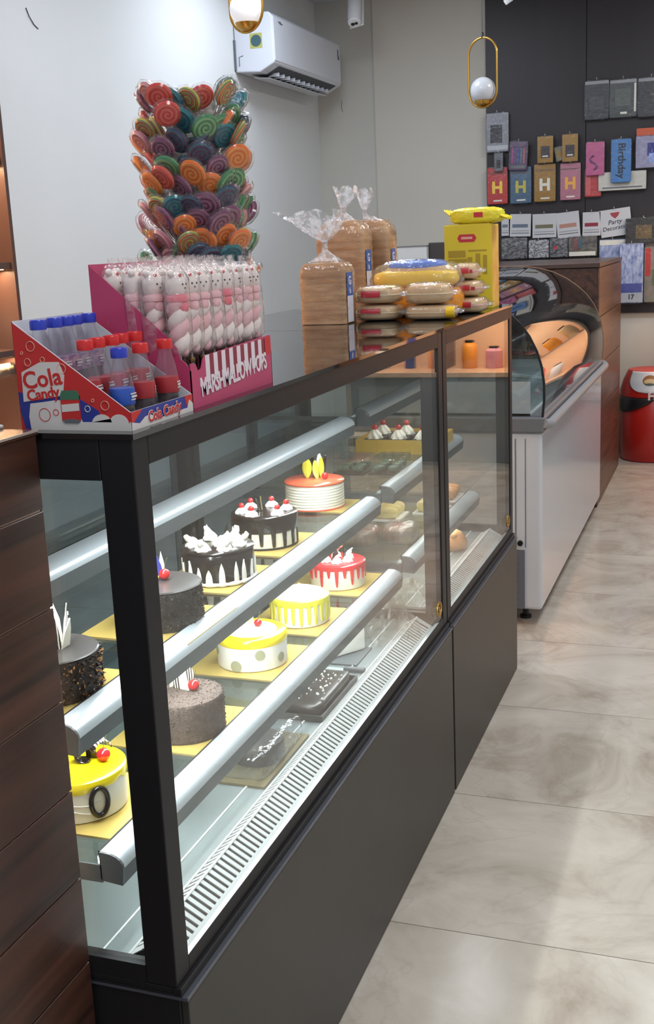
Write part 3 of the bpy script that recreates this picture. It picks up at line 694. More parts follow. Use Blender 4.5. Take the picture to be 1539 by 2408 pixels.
for k, (y0_, y1_) in enumerate(((ya, ya + .0012), (yb - .0012, yb))):
    sp = part('side_panel', MB().prism(side, 'y', y0_, y1_), PAPER, t)
    if k: continue
    yp = ya
    def flat(name, poly, m, d, parent=sp): return part(name, MB().prism(poly, 'y', yp - .0003 * d, yp), m, parent)
    flat('red_print', [(xa + .0004, .0), (xb, .0), (xb, .0215), (xa + .0004, .1295)], REDC, 1)
    flat('blue_print', [(xa + .006, .001), (xa + .024, .0), (-.075, .0), (-.048, .012), (-.054, .024), (-.066, .031), (-.082, .040), (-.105, .048), (xa + .012, .044), (xa + .0005, .046), (xa + .0012, .020)], NAVY, 2)
    cl = [(xa + .014, .0), (xb, .0), (xb, .011), (-.014, .0085)]
    for cx, cz, rr in ((-.027, .008, .013), (-.050, .007, .014),):
        for i in range(9):
            a = .25 + i * (PI - .5) / 8; cl.append((cx + rr * math.cos(a), cz + rr * .9 * math.sin(a)))
    cl += [(-.076, .010), (-.084, .026), (-.096, .036), (-.110, .0365), (-.128, .034), (xa + .016, .032), (xa + .0125, .016)]
    flat('cloud_print', cl, PWHITE, 3)
    plate = [(-.156, .034), (-.100, .042), (-.096, .066), (-.102, .082), (-.128, .082), (-.146, .074), (-.155, .070)]
    flat('lettering_ground', plate, PWHITE, 4)
    part('lettering', textmesh('Cola', .029, REDC, frame((-.127, yp - .0014, .0615), (1, 0, .12), (0.05, 0, 1)), .0002, bold=.0006), None, sp)
    part('lettering', textmesh('Candy', .0185, REDC, frame((-.1275, yp - .0014, .0435), (1, 0, .12), (0.05, 0, 1)), .0002, bold=.0005, space=.95), None, sp)
    can = [(-.104, .012), (-.100, .0085), (-.082, .0085), (-.078, .012), (-.078, .042), (-.081, .046), (-.101, .046), (-.104, .042)]
    flat('can_print', can, REDC, 5)
    flat('can_print', [(-.104, .037), (-.078, .037), (-.078, .042), (-.081, .048), (-.101, .048), (-.104, .042)], GREEN, 6)
    flat('can_print', [(-.104, .012), (-.100, .0085), (-.082, .0085), (-.078, .012), (-.091, .014)], GREYMETAL, 6)
    flat('can_print', [(-.103, .022), (-.079, .024), (-.079, .033), (-.103, .031)], PWHITE, 6)
    for cx, cz, rr, m in ((-.139, .101, .0058, PBEIGE), (-.145, .082, .0044, PBEIGE), (-.124, .085, .0030, PBEIGE), (-.099, .074, .0058, PBEIGE), (-.044, .030, .0054, PBEIGE), (-.068, .026, .0036, PWHITE),
                          (-.128, .0185, .0078, REDC), (-.112, .0215, .0036, REDC), (-.060, .036, .0018, PBEIGE), (-.152, .093, .0016, PBEIGE)):
        part('bubble_print', MB().tube([(cx + rr * math.cos(2 * PI * i / 20), yp - .0010, cz + rr * math.sin(2 * PI * i / 20)) for i in range(20)], .0005, 5, closed=True), m, sp)
fp = part('front_panel', MB().box(xb - .0012, xb, ya, yb, 0, .022), PAPER, t)
def flatx(name, poly, m, d, x0, parent): return part(name, MB().prism(poly, 'x', x0, x0 + .0003 * d), m, parent)
flatx('blue_print', [(ya, .0), (yb, .0), (yb, .022), (ya, .022)], NAVY, 1, xb, fp)
flatx('red_print', [(ya, .006), (.052, .022), (ya, .022)], REDC, 2, xb, fp)
flatx('red_print', [(.172, .006), (yb, .008), (yb, .022), (.165, .022)], REDC, 2, xb, fp)
flatx('cloud_print', [(ya, 0), (yb, 0), (yb, .010), (.178, .016), (.172, .006), (.158, .006), (.140, .004), (.120, .007), (.098, .004), (.070, .013), (.058, .012), (.044, .006), (ya, .010)], PWHITE, 3, xb, fp)
part('lettering', textmesh('Cola Candy', .0185, PWHITE, frame((xb + .0012, .108, .0105), (0, 1, .02), (0, 0, 1)), .0002, bold=.0012), None, fp)
part('lettering', textmesh('Cola Candy', .0185, REDC, frame((xb + .0016, .108, .0105), (0, 1, .02), (0, 0, 1)), .0002, bold=.0004), None, fp)

ORD = ['first', 'second', 'third', 'fourth', 'fifth', 'sixth', 'seventh', 'eighth', 'ninth', 'tenth', 'eleventh', 'twelfth', 'thirteenth', 'fourteenth', 'fifteenth']
BOT = sheet('bottle_plastic', (.93, .93, .95), .05, .05, .06, (230, 232, 240))
COLA = mat('cola_sweets', (54, 36, 38), 0.5, var=.3, vscale=300)
CAPB = mat('blue_cap', (40, 58, 178), 0.35); CAPR = mat('red_cap', (206, 36, 36), 0.35)
LABR = mat('red_label', (168, 46, 52), 0.4); LABB = mat('blue_label', (44, 84, 176), 0.4); LABM = mat('mixed_label', (92, 70, 120), 0.45, rgb2=(190, 150, 160), vscale=160)
def make_bottle(cap, lab, label, group):
    b = thing('mini_bottle', label, 'bottle', (0, 0, 0), 0, group)
    part('bottle', MB().lathe([(0, 0), (.0125, 0), (.0145, .002), (.0150, .014), (.0143, .024), (.0150, .036), (.0148, .050), (.0120, .064), (.0085, .076), (.0078, .083)], 20), BOT, b, smooth=60)
    part('filling', MB().lathe([(0, .001), (.0120, .001), (.0136, .004), (.0140, .014), (.0134, .024), (.0138, .030), (.0, .031)], 16), COLA, b, smooth=60)
    l = part('label', MB().lathe([(.0149, .026), (.0154, .027), (.0156, .044), (.0152, .046)], 20), lab, b, smooth=60)
    part('lettering', MB().box(.0153, .0159, -.007, .006, .0385, .0400).box(.0152, .0159, -.005, .007, .0345, .0370).box(.0152, .0159, -.006, .004, .0315, .0328), PWHITE, l)
    c = part('cap', MB().lathe([(0.0078, .082), (.0098, .082), (.0100, .084), (.0100, .0925), (.0092, .0940), (0, .0940)], 20, mod=lambda a, j, r, z: (r * (1 + (.02 * math.cos(20 * a) if 0 < j < 4 else 0)), z)), cap, b, smooth=50)
    return b
bb = make_bottle(CAPB, LABM, 'x', None)
br = make_bottle(CAPR, LABR, 'x', None)
for i, y in enumerate((.047, .083, .108, .130, .164)):
    o = bb if i == 0 else dup(bb); o.location = (-.141, y, H + .0368); o['group'] = 'blue-capped bottles in the back row'
    o['label'] = 'blue-capped mini bottle, back row of Cola Candy box, %s from left' % ORD[i]
for i, y in enumerate((.045, .078, .1075, .137, .168)):
    o = br if i == 0 else dup(br); o.location = (-.077 - .003 * (i % 2), y, H + .0118); o['group'] = 'red-capped bottles in the middle row'
    o['label'] = 'red-capped mini bottle, middle row of Cola Candy box, %s from left' % ORD[i]
b1 = make_bottle(CAPB, LABB, 'single blue-capped mini bottle standing at the front left of the Cola Candy box', None); b1.location = (-.036, .052, H + .0016)
b1 = dup(br, (-.034, .166, H + .0016), 0.2, 'single red-capped mini bottle at the front right of the Cola Candy box'); del b1['group']
b1 = dup(br, (-.040, .112, H + .0016), 0.5, 'red-capped mini bottle at the front middle of the Cola Candy box'); del b1['group']

# ---------------------------------------------------------------- marshmallow pops in their pink box
PINK = mat('pink_card', (186, 62, 104), 0.42); PINKD = mat('pink_card_inside', (150, 70, 92), 0.6); MAROON = mat('print_maroon', (138, 34, 62), 0.45)
SWHITE = mat('stripe_white', (226, 214, 220), 0.5)
t = thing('candy_display_box', 'tall pink cardboard box with striped front holding marshmallow pops', 'display box', (0, 0, H))
ya, yb, xa, xb = .200, .482, -.156, -.016
side = [(xa, 0), (xb, 0), (xb, .050), (xb - .006, .060), (xb - .014, .066), (xb - .018, .080), (xb - .028, .092), (xa, .192)]
for y0_ in (ya, yb - .0015):
    part('side_panel', MB().prism(side, 'y', y0_, y0_ + .0015), PINK, t)
part('back_panel', MB().box(xa, xa + .0015, ya + .0015, yb - .0015, 0, .192), PINK, t)
part('bottom', MB().box(xa + .0015, xb - .0015, ya + .0015, yb - .0015, .0004, .002), PINKD, t)
fpoly = [(ya, 0), (yb, 0), (yb, .070), (yb - .004, .074), (.248, .066), (.240, .062), (.232, .050), (.222, .048), (.216, .058), (ya, .060)]
fp = part('front_panel', MB().prism(fpoly, 'x', xb - .0015, xb), PINK, t)
y = .246; k = 0
while y < .452:
    part('stripe_print', MB().prism([(y, .030), (y + .0128, .0305), (y + .0128, .0665 + .02 * (y - .25)), (y, .0663 + .02 * (y - .25))], 'x', xb, xb + .0004), SWHITE if k % 2 == 0 else MAROON, fp)
    y += .0132; k += 1
part('corner_print', MB().prism([(.455, .044), (yb - .004, .046), (yb - .004, .073), (.455, .070)], 'x', xb, xb + .0004), REDC, fp)
part('lettering', textmesh('MARSHMALLOW POPS', .034, SWHITE, frame((xb + .0007, .343, .0295), (0, 1, .055), (0, 0, 1)), .0003, bold=.0008, space=.92, squash=.72), None, fp)
part('lettering', MB().box(xb, xb + .0006, .226, .231, .026, .038), SWHITE, fp)
MALW = mat('white_marshmallow', (232, 220, 214), 0.7, sss=.1); MALP = mat('pink_marshmallow', (226, 176, 180), 0.7, sss=.1); MALR = mat('rose_marshmallow', (220, 110, 124), 0.7)
WRAP = sheet('pop_wrapper', (.97, .96, .96), .07, .14, .13, (252, 248, 248), .8, 70.0, True)
TIE = mat('gold_tie', (176, 150, 84), 0.35, metal=.5)
EYE = mat('black_icing', (24, 22, 24), 0.4)
def make_pop(scarf, g):
    p = thing('marshmallow_pop', 'x', 'marshmallow pop', (0, 0, 0), 0, g)
    part('stick', MB().tube([(0, 0, .001), (0, 0, .075)], .0016, 7), CARD, p)
    h = part('head', MB().ball((0, 0, .158), (.0135, .0155, .0185), 16, 10).ball((0, -.011, .174), .0052, 8, 6).ball((0, .011, .174), .0052, 8, 6), MALW, p, smooth=180)
    part('face', MB().ball((.0128, -.0045, .160), .0014, 7, 5).ball((.0128, .0045, .160), .0014, 7, 5).ball((.0136, 0, .155), .0013, 7, 5), EYE, h)
    part('red_dot', MB().ball((.0095, -.004, .1715), .0024, 8, 6), RED, h)
    b1, b2 = [], []
    for i in range(25):
        a = i * .52; z = .068 + i * .0031; r = .0060
        b1.append((r * math.cos(a), r * math.sin(a), z)); b2.append((-r * math.cos(a), -r * math.sin(a), z))
    rr = [.0045 + .0045 * min(1, i / 4, (24 - i) / 3 + .4) for i in range(25)]
    part('twist', MB().tube(b1, rr, 9), MALP, p, smooth=180); part('twist', MB().tube(b2, rr, 9), MALW, p, smooth=180)
    part('scarf', MB().lathe([(.010, .136), (.0150, .138), (.0155, .143), (.012, .147)], 16).ball((.010, 0, .130), (.006, .0085, .009), 10, 7), scarf, p, smooth=60)
    def fn(u, v):
        a = u * 2 * PI; z = .050 + v * .134
        r = .0035 + .0142 * min(1, max(0, (z - .058) / .016)) * (1 if z < .172 else max(.25, 1 - (z - .172) / .012))
        r *= 1 + .10 * math.sin(5 * a + 40 * z)
        return (r * .92 * math.cos(a), r * 1.1 * math.sin(a), z)
    w = part('wrapper', MB().grid(fn, 18, 16), WRAP, p, smooth=80)
    part('crimp', MB().grid(lambda u, v: (.003 * math.sin(u * 14), (u - .5) * .024 * (1 + .25 * v), .182 + .010 * v + .001 * math.sin(u * 25)), 14, 2), WRAP, w)
    part('tie', MB().lathe([(.0020, .054), (.0042, .056), (.0044, .0585), (.0020, .061)], 10), TIE, p)
    return p
G1 = 'marshmallow pops in the front row of the pink box'; G2 = 'marshmallow pops in the rows behind'
p1 = make_pop(MALR, None); p2 = make_pop(MALP, None)
first = {}
for r, x in enumerate((-.036, -.068, -.100, -.134)):
    for i in range(8):
        src = p1 if (i * 3 + r) % 4 == 0 else p2
        lab = ('wrapped marshmallow pop in front row of pink box, %s from left' % ORD[i], G1) if r == 0 else ('wrapped marshmallow pop in %s row back of pink box, %s from left' % (ORD[r], ORD[i]), G2)
        loc = (x + rnd.uniform(-.003, .003), .218 + i * .0352 + rnd.uniform(-.003, .003), H + .0022 + r * .0015); rz = rnd.uniform(-.6, .3)
        if src.name not in first:
            first[src.name] = 1; src.location = loc; src.rotation_euler = (0, 0, rz); src['label'] = lab[0]; src['group'] = lab[1]
        else: dup(src, loc, rz, *lab)

# ---------------------------------------------------------------- lollipop stand
STAND = mat('stand_card', (206, 204, 200), 0.6)
sx, sy = -.212, .665
t = thing('lollipop_stand', 'tall slim display stand bristling with swirl lollipops behind the pink box', 'stand', (sx, sy, H))
part('base', MB().lathe([(0, 0), (.085, 0), (.087, .003), (.085, .008), (.03, .010), (0, .010)], 40), STAND, t, smooth=40)
part('core', MB().lathe([(0, .009), (.040, .009), (.042, .014), (.042, .458), (.038, .462), (0, .462)], 32), STAND, t, smooth=40)
for k in range(5):
    part('ring', MB().lathe([(.0422, .06 + .09 * k), (.0445, .062 + .09 * k), (.0445, .066 + .09 * k), (.0422, .068 + .09 * k)], 32), CARD, t, smooth=40)
def swirl(name, cols):
    m = bpy.data.materials.new(name); nt, N, L, B = nodes(m)
    tc = N.new('ShaderNodeTexCoord'); sx_ = N.new('ShaderNodeSeparateXYZ'); L.new(tc.outputs['Object'], sx_.inputs[0])
    at = N.new('ShaderNodeMath'); at.operation = 'ARCTAN2'; L.new(sx_.outputs[1], at.inputs[0]); L.new(sx_.outputs[0], at.inputs[1])
    dv = N.new('ShaderNodeMath'); dv.operation = 'DIVIDE'; dv.inputs[1].default_value = 2 * PI; L.new(at.outputs[0], dv.inputs[0])
    x2 = N.new('ShaderNodeMath'); x2.operation = 'MULTIPLY'; L.new(sx_.outputs[0], x2.inputs[0]); L.new(sx_.outputs[0], x2.inputs[1])
    y2 = N.new('ShaderNodeMath'); y2.operation = 'MULTIPLY_ADD'; L.new(sx_.outputs[1], y2.inputs[0]); L.new(sx_.outputs[1], y2.inputs[1]); L.new(x2.outputs[0], y2.inputs[2])
    sq = N.new('ShaderNodeMath'); sq.operation = 'SQRT'; L.new(y2.outputs[0], sq.inputs[0])
    ma = N.new('ShaderNodeMath'); ma.operation = 'MULTIPLY_ADD'; ma.inputs[1].default_value = 150.0; L.new(sq.outputs[0], ma.inputs[0]); L.new(dv.outputs[0], ma.inputs[2])
    fr = N.new('ShaderNodeMath'); fr.operation = 'FRACT'; L.new(ma.outputs[0], fr.inputs[0])
    cr = N.new('ShaderNodeValToRGB'); e = cr.color_ramp.elements; k = len(cols)
    e[0].color = (*lin(cols[0]), 1); e[1].color = (*lin(cols[0]), 1)
    for i in range(1, k):
        q = e.new(i / k); q.color = (*lin(cols[i]), 1)
    L.new(fr.outputs[0], cr.inputs[0]); L.new(cr.outputs[0], B.inputs['Base Color']); B.inputs['Roughness'].default_value = 0.16
    MATS[name] = m
    return m
KINDS = {
 'orange': [(232, 120, 36), (244, 170, 80), (226, 96, 30)], 'teal': [(24, 108, 118), (30, 70, 110), (20, 124, 120)], 'green': [(64, 134, 84), (150, 190, 120), (50, 116, 78)],
 'purple': [(120, 62, 92), (176, 120, 140), (98, 50, 84)], 'red': [(214, 70, 58), (232, 120, 96), (196, 56, 56)],
 'navy and plum': [(42, 44, 88), (92, 38, 76), (24, 84, 96)], 'rainbow': [(214, 196, 70), (150, 60, 80), (226, 120, 50), (60, 120, 90)], 'pink': [(206, 130, 140), (160, 84, 108), (220, 160, 150)]}
LWRAP = sheet('lollipop_wrapper', (.98, .98, .98), .04, .10, .03, (255, 255, 255), .8, 120.0)
lol = {}
wrapm = MB().lathe([(.0215, -.0052), (.0240, -.001), (.0246, .0), (.0240, .001), (.0215, .0052), (0.001, .0056)], 20, mod=lambda a, j, r, z: (r * (1 + .03 * math.cos(9 * a)), z)).grid(lambda u, v: (-.021 - .014 * v, (u - .5) * .012 * (.5 + v), .001 * math.sin(u * 12)), 6, 2).mesh('wrapper', LWRAP, 60)
stickm = MB().tube([(-.018, 0, 0), (-.085, 0, 0)], .0017, 6).mesh('stick', CARD, 60)
def make_lolly(kind):
    cols = KINDS[kind]
    l = thing('lollipop', kind + ' swirl lollipop stuck in the tall lollipop stand', 'lollipop', (0, 0, 0), 0, kind + ' swirl lollipops on the stand')
    pr = []; n = 14
    for i in range(n + 1):
        r = .0198 * i / n; pr.append((r, -.0042 + (.0004 * math.cos(i * 2.2) if i < n - 2 else .0016 * (i - n + 2))))
    pr = pr + [(.0206, 0)] + [(r, -z) for r, z in reversed(pr)]
    part('candy', MB().lathe(pr, 28), swirl('swirl_' + kind.replace(' ', '_'), cols), l, smooth=50)
    part('stick', stickm, None, l); part('wrapper', wrapm, None, l)
    return l
layout = [  # per tier from the top: colours round the front
 ['purple', 'pink', 'red', 'teal', 'red', 'rainbow', 'teal', 'green'],
 ['rainbow', 'rainbow', 'red', 'teal', 'green', 'orange', 'green', 'navy and plum'],
 ['pink', 'green', 'purple', 'navy and plum', 'navy and plum', 'teal', 'rainbow', 'green'],
 ['red', 'red', 'green', 'navy and plum', 'purple', 'orange', 'orange', 'purple'],
 ['orange', 'orange', 'red', 'purple', 'orange', 'green', 'green', 'red'],
 ['pink', 'pink', 'purple', 'orange', 'purple', 'purple', 'green', 'pink'],
 ['orange', 'pink', 'purple', 'rainbow', 'orange', 'orange', 'rainbow', 'green'],
 ['pink', 'purple', 'pink', 'green', 'navy and plum', 'teal', 'navy and plum', 'green'],
 ['red', 'pink', 'purple', 'green', 'navy and plum', 'navy and plum', 'orange', 'orange'],
 ['rainbow', 'rainbow', 'red', 'teal', 'navy and plum', 'orange', 'orange', 'orange'],
 ['rainbow', 'navy and plum', 'red', 'orange', 'orange', 'green', 'orange', 'red'],
 ['red', 'orange', 'green', 'orange', 'rainbow', 'green', 'red', 'red'],
 ['purple', 'red', 'green', 'rainbow', 'rainbow', 'green', 'red', 'purple']]
facing = math.atan2(-1.157 - sy, .657 - sx)
layout = layout[:5] + [layout[2][::-1]] + layout[5:9] + [layout[3][::-1]] + layout[9:]
for ti, row in enumerate(layout):
    z = .455 - ti * .0300
    row = [rnd.choice(row)] + row[:4] + [rnd.choice(row[3:6])] + row[4:] + [rnd.choice(row)]
    for k, kind in enumerate(row):
        a = facing + (k - 5 + (.5 if ti % 2 else 0)) * .36 + rnd.uniform(-.10, .10)
        tilt = rnd.uniform(.42, .75) + (.35 if ti < 1 else 0)                 # how far the disc leans back from upright
        st = Vector((math.cos(a) * math.cos(.95), math.sin(a) * math.cos(.95), math.sin(.95)))   # stick direction, outwards and up
        side_ = Vector((-math.sin(a), math.cos(a), 0)); rollq = rnd.uniform(-.5, .5)
        nrm = st.cross(side_); nrm = (Matrix.Rotation(rollq, 3, st) @ nrm); yv = nrm.cross(st)
        R3 = Matrix((st, yv, nrm)).transposed()
        p = Vector((sx, sy, H + z - .018)) + Vector((math.cos(a), math.sin(a), 0)) * (.074 + rnd.uniform(-.012, .014)); p.z += rnd.uniform(-.013, .013)
        if ti == 0: p.z += .014
        o = lol[kind] if False else None
        if kind not in lol: lol[kind] = o = make_lolly(kind)
        else: o = dup(lol[kind])
        o.location = p; o.rotation_euler = R3.to_euler(); o.scale = (rnd.uniform(1.0, 1.2),) * 3
        o['label'] = '%s swirl lollipop on stand, %s tier from top, %s from left' % (kind, ORD[ti], ORD[k])

# ---------------------------------------------------------------- breads on the far half of the counter
CRUST = mat('bread_crust', (160, 112, 70), 0.6, rgb2=(204, 162, 116), vscale=14, bump=.4, bscale=90, stretch=(1, 1, 5))
LOAFTOP = mat('bread_top', (206, 178, 130), 0.6, var=.15, vscale=25)
BLABEL = mat('bread_label_blue', (52, 92, 168), 0.45); BWHITE = mat('bread_label_white', (214, 210, 220), 0.45)
def loaf(label, x0, x1, y0_, y1_, h, round_top, neck, flare, lab_z):
    w, d = x1 - x0, y1_ - y0_
    t = thing('bread_loaf', label, 'bread', ((x0 + x1) / 2, (y0_ + y1_) / 2, H))
    def fn(u, v):                                             # upright loaf, rounded shoulders
        a = u * 2 * PI; q = lambda s: math.copysign(abs(s) ** .28, s)
        r = 1.0 if v < .82 else 1 - round_top * ((v - .82) / .18) ** 2.2
        wob = 1 + .012 * math.sin(26 * v * PI)
        return (w / 2 * q(math.cos(a)) * r * wob, d / 2 * q(math.sin(a)) * r * wob, .001 + h * v)
    m = MB().grid(fn, 44, 34); m.add([fn(i / 44, 1) for i in range(44)], [tuple(range(44))]); m.add([fn(i / 44, 0) for i in range(44)], [tuple(range(43, -1, -1))])
    part('crust', m, CRUST, t, smooth=50)
    def bag(u, v):
        a = u * 2 * PI; q = lambda s: math.copysign(abs(s) ** .4, s)
        x, y, z = fn(u, min(1, v / .62))
        if v <= .62:
            k = 1.02 + .012 * math.sin(7 * a + 19 * v)
            return (x * k, y * k, z + .002 * v)
        s = (v - .62) / .38
        r0 = (1 - round_top) * .98; rn = .10
        r = r0 + (rn - r0) * min(1, s / .6) ** .7 if s < .6 else rn + .0 * s
        r *= 1 + .12 * math.sin(9 * a)
        nx, ny = neck[0] * min(1, s / .6), neck[1] * min(1, s / .6)
        return (w / 2 * q(math.cos(a)) * r + nx, d / 2 * q(math.sin(a)) * r + ny, h + (neck[2] - h) * s)
    b = part('bag', MB().grid(bag, 44, 26), BAGFILM, t, smooth=70)
    fx, fy, fz, fw = flare
    def fl_(u, v):
        a = u * 2 * PI; r = (.10 * w / 2) * (1 - v) + fw * v ** .8
        r *= 1 + .22 * math.sin(5 * a + 3 * v) + .10 * math.sin(13 * a)
        return (neck[0] + fx * v + r * math.cos(a), neck[1] + fy * v + r * .55 * math.sin(a), neck[2] + fz * v + .012 * v * math.sin(4 * a) - abs(fx) * .1 * v * v)
    part('bag_top', MB().grid(fl_, 40, 10), BAGTOP, b, smooth=70)
    part('twist_tie', MB().lathe([(.10 * w / 2, -.003), (.13 * w / 2, 0), (.10 * w / 2, .003)], 14, (neck[0], neck[1], neck[2])), BWHITE, b)
    nk = MB().grid(lambda u, v: tuple(q * (1.012 if i < 2 else 1) for i, q in enumerate(bag(u, .66 + .34 * v))), 44, 10); part('bag_neck', nk, BAGTOP, b, smooth=70)
    la, lb = lab_z; lm = (la + lb) / 2 + .004; xx = w / 2 * 1.028
    l = part('label', MB().box(xx, xx + .0006, -d * .30, d * .12, la, lm), BWHITE, t); part('label', MB().box(xx, xx + .0006, -d * .30, d * .12, lm, lb), BLABEL, t)
    part('lettering', textmesh('G', .030, BWHITE, frame((xx + .0010, -d * .09, lb - .022), (0, 1, 0), (0, 0, 1)), .0002, bold=.001), None, l)
    part('lettering', textmesh('fs', .020, BWHITE, frame((xx + .0010, -d * .09, lb - .048), (0, 1, 0), (0, 0, 1)), .0002, bold=.0006), None, l)
    return t
loaf('short sandwich loaf in a clear knotted bag, nearest of the three loaves', -.425, -.300, 1.690, 1.800, .156, .18, (-.004, 0, .212), (-.035, 0, .075, .085), (.004, .132))
loaf('tall bagged loaf standing behind the short loaf', -.478, -.335, 1.975, 2.085, .268, .38, (.0, 0, .305), (.012, 0, .050, .032), (.060, .185))
loaf('tall bagged loaf at the right of the three, partly behind the middle one', -.405, -.296, 2.100, 2.200, .268, .40, (-.03, 0, .300), (.0, 0, .050, .026), (.060, .185))

BUN = mat('bun_crust', (196, 150, 96), 0.45, rgb2=(216, 182, 134), vscale=9)
CRUMBW = mat('bun_pale_side', (226, 200, 156), 0.6)
PRED = mat('packet_red', (196, 48, 58), 0.4); PYEL = mat('packet_yellow', (240, 198, 40), 0.35); PORA = mat('packet_orange', (236, 150, 40), 0.35); PBLU = mat('packet_blue', (74, 116, 206), 0.35)
def bun_pack(label, x0, x1, y0_, y1_, z0, h, marks, rz=0, filled=None):
    t = thing('bun_packet', label, 'bun packet', ((x0 + x1) / 2, (y0_ + y1_) / 2, z0), rz)
    w, d = x1 - x0, y1_ - y0_
    part('bun', MB().pillow(-w * .44, w * .44, -d * .46, d * .46, .001, h * .96, 8, .55), BUN, t, smooth=180)
    if filled: part('filling', MB().pillow(-w * .447, w * .447, -d * .467, d * .467, h * .40, h * .55, 8, .5), filled, t, smooth=180)
    f = part('wrapper', MB().pillow(-w * .47, w * .47, -d * .49, d * .49, .0002, h, 8, .5, 4, .06).grid(lambda u, v: (-w * .46 - .016 * v, (u - .5) * d * .5 * (1 + .4 * v), h * .5 + .006 * math.sin(u * 17)), 12, 2).grid(lambda u, v: (w * .46 + .016 * v, (u - .5) * d * .5 * (1 + .4 * v), h * .5 + .006 * math.sin(u * 15)), 12, 2), FILM, t, smooth=70)
    for (mx, mz, mw, mh, m) in marks:                          # printed patches on the side facing the room
        part('print', MB().grid(lambda u, v: (mx * w + (u - .5) * mw * w, -d * (.492 - .5 * (2 * abs(mz + (v - .5) * mh - .5)) ** 2.6 * .5), h * (mz + (v - .5) * mh)), 8, 6), m, t, solid=.0008)
    return t
bun_pack('lower clear bun packet of the left pair beside the loaves', -.312, -.182, 1.775, 1.885, H, .044, ((-.08, .62, .42, .28, PRED),), filled=CRUMBW)
bun_pack('upper clear bun packet with a red mark, left pair beside the loaves', -.312, -.180, 1.778, 1.885, H + .0445, .048, ((-.08, .55, .40, .34, PRED), (.30, .93, .2, .08, PYEL)), filled=CRUMBW)
bun_pack('lower bun packet with a yellow end, right pair at the counter edge', -.175, -.030, 1.775, 1.885, H, .040, ((.42, .5, .16, .7, PYEL),), filled=CRUMBW)
bun_pack('upper pale bun packet, right pair at the counter edge', -.172, -.042, 1.776, 1.880, H + .0405, .056, (), filled=CRUMBW)
t = thing('bread_packet', 'yellow and orange bread packet with a blue end lying behind the bun pairs', 'bread packet', (-.175, 1.985, H), .1)
part('bread', MB().pillow(-.13, .115, -.055, .055, .002, .078, 8, .45), BUN, t, smooth=180)
b = part('wrapper', MB().pillow(-.135, .12, -.059, .059, 0, .082, 10, .5, 3, .05), PORA, t, smooth=60)
b2 = part('bread', MB().pillow(-.10, .10, -.045, .05, .083, .140, 8, .6), BUN, t, smooth=180)
part('print', MB().pillow(-.125, .108, -.053, .056, .076, .128, 10, .55, 4, .05), PYEL, t, smooth=60)
part('print', MB().pillow(-.085, .075, -.040, .050, .110, .152, 9, .6, 6, .05), PBLU, t, smooth=60)
part('film', MB().pillow(-.137, .122, -.061, .060, .0, .153, 10, .6, 9, .08), FILM, t, smooth=60)
PNK = mat('donut_pink', (216, 150, 160), 0.4)
for i, (z, lab) in enumerate(((0, 'bottom clear packet of pink iced buns at the far end of the counter'), (.046, 'middle clear packet of pink iced buns at the far end of the counter'), (.092, 'top clear packet of pink iced buns at the far end of the counter'))):
    bun_pack(lab, -.118 + .012 * i, .0 - .012 * i, 2.00 + .01 * i, 2.13, H + z + .0003 * i, .0455, ((.05, .55, .30, .34, PRED), (-.34, .4, .08, .16, EYE) if i < 1 else (.3, .5, .12, .2, PRED)), filled=PNK)
YBOX = mat('yellow_carton', (226, 202, 50), 0.42, var=.05, vscale=6); YPRT = mat('carton_print', (176, 148, 40), 0.5); OSIDE = mat('carton_side_orange', (214, 140, 66), 0.45, rgb2=(232, 190, 80), vscale=14)
t = thing('rusk_carton', 'tall bright yellow carton with a red badge behind the bun packets', 'carton', (-.093, 2.285, H))
part('carton', MB().box(-.072, .071, -.045, .055, 0, .243), YBOX, t, bevel=.0015)
part('flap', MB().box(-.064, .064, -.043, .010, .243, .2455), YBOX, t)
part('side_print', MB().box(.0712, .0718, -.042, .052, .004, .238), OSIDE, t)
bd = part('badge', MB().prism([(-.032, .205), (-.026, .194), (.018, .194), (.025, .205), (.018, .216), (-.026, .216)], 'y', -.0462, -.0452), PRED, t)
part('lettering', MB().box(-.020, .013, -.0466, -.0462, .202, .209), mat('badge_pink', (226, 170, 150), .5), bd)
for (a, b_, c_, d_) in ((-.060, -.008, .150, .170), (-.060, -.004, .136, .146), (-.060, -.010, .122, .128), (.0, .055, .166, .171), (-.002, .012, .10, .150), (.022, .036, .09, .160), (.044, .056, .10, .155), (-.060, -.010, .108, .113)):
    part('print', MB().box(a, b_, -.0456, -.0451, c_, d_), YPRT, t)
t = thing('snack_packet', 'crinkled bright yellow packet lying on top of the yellow carton', 'packet', (-.070, 2.27, H + .2455), -.08)
part('packet', MB().pillow(-.080, .080, -.035, .035, 0, .046, 12, .55, 8, .10), mat('yellow_foil', (232, 216, 52), 0.3, bump=.9, bscale=40), t, smooth=70)
part('seal', MB().grid(lambda u, v: (-.076 - .018 * v, (u - .5) * .06, .026 + .014 * v + .005 * math.sin(u * 20)), 12, 2).grid(lambda u, v: (.076 + .020 * v, (u - .5) * .06, .020 - .008 * v + .005 * math.sin(u * 20)), 12, 2), MATS['yellow_foil'], t, solid=.001)
part('print', MB().box(-.001, .026, -.0362, -.0352, .018, .032), PRED, t)

